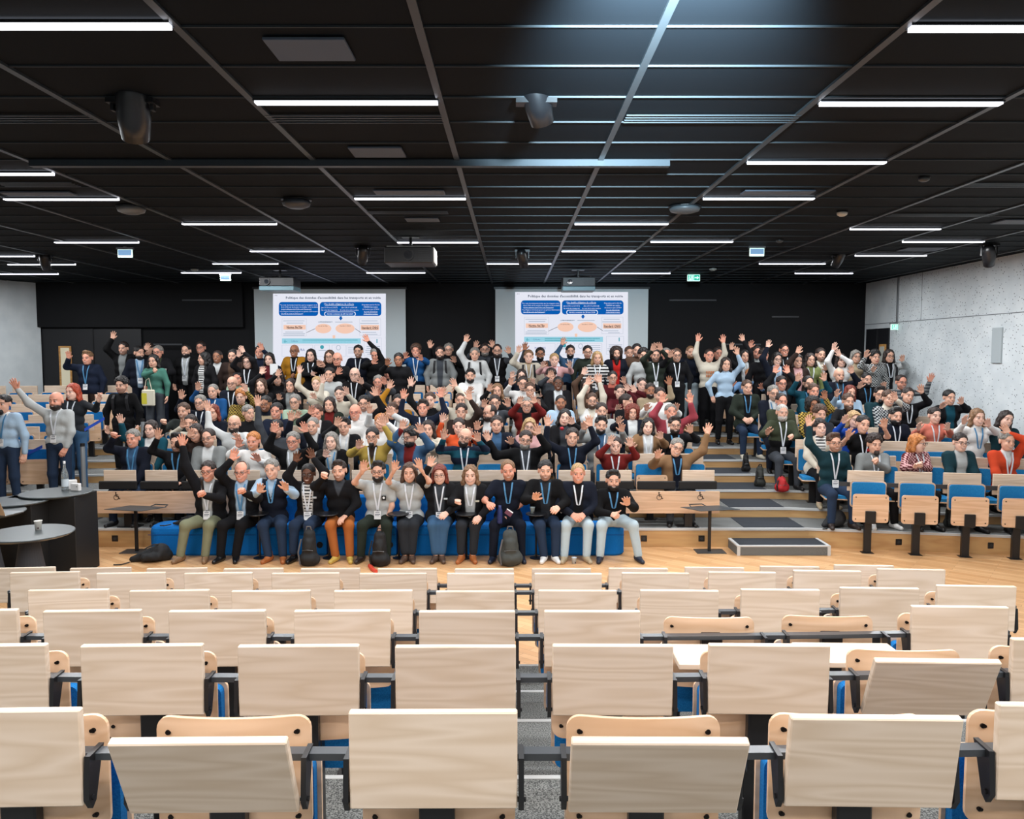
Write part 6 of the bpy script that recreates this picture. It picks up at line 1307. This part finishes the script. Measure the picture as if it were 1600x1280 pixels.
P(1263, 600, 'q', 'receding', 'hblack', 'teal', (1245, 589), (1289, 588), 'b g u', 'balding bearded man in teal sweater, both palms up', 'black')
P(1271, 612, 'q', 'short', 'hbrown', 'collar:teal:sky', None, None, 'r', 'smiling brown-haired man just below the teal sweater', 'black')
P(1311, 587, 'q', 'bald', 'hblack', 'open:dnavy:dgrey', None, (1332, 577), 'o m u', 'bald man with goatee in dark blue jacket', 'black')
P(1270, 632, 'q', 'big', 'hblack', 'pat:yellow:black', None, (1290, 616), 'w e g', 'curly-haired woman with glasses in yellow and black pattern', 'black', scale=0.88)
P(1281, 648, 'q', 'curly', 'hbrown', 'char', None, None, 'm', 'young curly-haired man without smile below the yellow pattern', 'black')
P(1281, 670, 'q', 'curly', 'hdark', 'open:cream:white:black', None, None, 'w p', 'laughing woman with dark curls in cream cardigan', 'black', 'beige', tilt=-10, roll=5)
P(1303, 692, 'q', 'quiff', 'hbrown', 'dteal', (1263, 658), (1299, 760), 'g t l B', 'man in teal hooded jacket, arm straight up, at the front aisle seat', 'jeans', 'dbrown', RR='relax', fine=True, roll=6, D=12.03, zf=0.28)
P(1325, 628, 'q', 'short', 'hbrown', 'black', (1316, 654), None, 'b Z', 'man with long greying beard in black', 'black')
P(1328, 614, 'q', 'long', 'hauburn', 'lblue', (1306, 613), None, 'w', 'long-haired woman in pale blue laughing behind the long beard', 'black', roll=-8)
P(1334, 656, 'q', 'bob', 'hblond', 'royal', (1318, 653), None, 'w p', 'older blond woman in royal blue', 'black')
P(1348, 664, 'q', 'short', 'hblack', 'jet', (1324, 675), (1383, 660), 'T l', 'dark-haired man in black tee with small red emblem, hands up', 'black', roll=-8, emb=[(0.06, 0.62, 0.05, 0.04, (190, 40, 40))])
P(1366, 695, 'q', 'curly', 'hdark', 'grey', None, (1368, 716), 'o l m', 'curly-haired young man in grey sweater, fist at chest', 'black', 'white', RR='fist', fine=True)
P(1354, 594, 'q', 'buzz', 'hblack', 'black', (1342, 600), (1382, 601), 'b u', 'man with shaved head and black beard in black sweater', 'black')
P(1375, 617, 'q', 'quiff', 'hblack', 'dteal', None, None, 'g o', 'dark-haired man with glasses leaning left behind the knitted jacket', 'black', yaw=-15)
P(1388, 623, 'q', 'short', 'hbrown', 'pat:dnavy:lgrey:cream', None, (1400, 618), 'scarf', 'man in patterned knit jacket with cream scarf', 'black')
P(1408, 598, 'q', 'receding', 'hdark', 'stripe:dgrey:grey', None, (1455, 590), 'g r t', 'man with glasses in grey striped sweater, arm high against the light wall', 'black')
P(1418, 619, 'q', 'short', 'hdark', 'black', None, (1441, 607), 'l', 'dark-haired man in black with arm over his head, by the right wall', 'black', roll=-12)
P(1399, 651, 'q', 'quiff', 'hblack', 'dnavy', None, None, 'b l', 'bearded dark-haired man in navy sweater with white lanyard', 'black', roll=-3)
P(1433, 693, 'q', 'bob', 'hginger', 'pat:burg:pink', (1430, 722), (1438, 722), 'w p g l', 'ginger-haired woman in floral blouse looking right', 'black', yaw=40, LL='relax', RR='relax', fine=True)
P(1460, 650, 'q', 'short', 'hdark', 'coral', (1434, 664), (1481, 664), 'w p l', 'short-haired woman in coral sweater', 'black')
P(1483, 622, 'q', 'tied', 'hblack', 'open:black:teal', (1470, 631), (1503, 624), 'w', 'dark-haired woman in black and teal, both hands up, by the wall', 'black')
P(1500, 692, 'q', 'short', 'hdark', 'open:dteal:lgrey', None, None, 'w p g', 'smiling woman with glasses in dark teal leather jacket', 'black', fine=True)
P(1527, 653, 'q', 'mid', 'hlight', 'white', (1505, 654), (1545, 658), 'w p u turtle', 'woman with light brown hair in white turtleneck', 'black')
P(1571, 656, 'q', 'mid', 'hdark', 'dteal', None, None, 'w p', 'dark-haired woman in dark green behind the orange sweater', 'black', roll=-14)
P(1573, 690, 'q', 'short', 'hgrey', 'zip:org2:pale', None, (1576, 669), 'l B', 'grey-haired man in orange-red sweater, hand above his head', 'black', fine=True, dyR=-0.08)
far_rows(); far_beams()
t = thing('tote_bag', 'cream tote bag with yellow print held by woman in green sweater', 'bag', tuple(at(232, 619, GW.location.y - 0.16)))
MB().bbox(-0.13, 0.13, -0.03, 0.03, -0.2, 0.13, 0.02).obj('bag_body', [mat('tote_cream', (212, 206, 186), 0.8)], t); MB().box(-0.125, -0.02, -0.034, -0.03, -0.16, 0.06).obj('yellow_print', [mat('tote_yellow', (200, 190, 60), 0.8)], t)
b = MB().tube([(-0.07, 0, 0.12), (-0.04, 0, 0.32), (0.02, 0, 0.36), (0.07, 0, 0.12)], 0.008, 6); b.obj('handle', [mat('tote_cream')], t)


# small things people hold
t = thing('smartphone', 'dark phone in the raised hand of the bald man in light blue', 'phone', tuple(at(1193, 600, BM.location.y - 0.36)), (0, 0, 0.2)); MB().bbox(-0.036, 0.036, -0.005, 0.005, -0.07, 0.07, 0.002).obj('case', [M_BLACK], t); MB().box(-0.012, 0.012, -0.0065, -0.005, 0.045, 0.06).obj('camera', [mat('dark_grey')], t)
t = thing('microphone', 'black handheld microphone held by the man in black jacket', 'microphone', tuple(at(315.5, 752, 10.80)), (math.radians(6), math.radians(-4), 0))
MB().lathe([(0, -0.17), (0.014, -0.17), (0.018, 0.0), (0, 0.0)], 16).obj('handle', [M_BLACK], t); MB().lathe([(0.018, 0.0), (0.027, 0.02), (0.027, 0.045), (0.012, 0.06), (0, 0.062)], 16).obj('mesh_head', [mat('mic_grey', (60, 60, 64), 0.6, 0.4)], t, smooth=True)
t = thing('drinking_bottle', 'dark blue drinking bottle held by the fair man in navy tee', 'bottle', tuple(at(781, 818, 10.78)))
MB().lathe([(0, 0), (0.035, 0), (0.037, 0.02), (0.037, 0.18), (0.022, 0.22), (0.022, 0.25), (0, 0.25)], 20).obj('flask', [mat('flask_blue', (30, 44, 96), 0.35)], t, smooth=True)
t = thing('leaflet', 'maroon and white leaflet in the hands of the fair man', 'leaflet', tuple(at(794, 803, 10.74)), (math.radians(-20), math.radians(35), 0)); MB().box(-0.05, 0.05, -0.003, 0.003, -0.02, 0.04).obj('sheet', [mat('leaflet_maroon', (90, 26, 50), 0.5)], t); MB().box(-0.05, 0.05, -0.003, 0.003, 0.04, 0.055).obj('white_edge', [M_WHITE], t)
cup(tuple(at(257.5, 584, GM.location.y - 0.42)), 'white paper cup in the hand of the grey-haired standing man', 1.2, (228, 226, 220))
t = thing('paper_sheet', 'white sheet of paper held by the woman with patterned scarf', 'paper', tuple(at(428, 577, at(421, 562, 16.2).y))); MB().box(-0.08, 0.08, -0.003, 0.003, -0.11, 0.11).obj('sheet', [M_WHITE], t)
t = thing('flower', 'red flower on the jacket of the woman with black hair', 'flower', tuple(at(878, 670, 12.7))); MB().lathe([(0, -0.03), (0.03, -0.012), (0.035, 0.01), (0.015, 0.03), (0, 0.03)], 14).obj('blossom', [mat('flower_red', (176, 20, 36), 0.6)], t, smooth=True)
# ---------------- lettering turned into meshes, fitted to its width ----------------
bpy.context.view_layer.update(); dg = bpy.context.evaluated_depsgraph_get()
for oo, wid in TXT:
    me = bpy.data.meshes.new_from_object(oo.evaluated_get(dg)); k = 1.0
    if wid and len(me.vertices):
        xs_ = [v.co.x for v in me.vertices]; k = wid * 0.01486 / max(max(xs_) - min(xs_), 1e-3)
    n = link(oo.name.split('.')[0], me, oo.parent, oo.location.copy(), oo.rotation_euler.copy()); n.scale = (k, 1, 1)
for oo, wid in TXT:
    c = oo.data; bpy.data.objects.remove(oo); bpy.data.curves.remove(c)
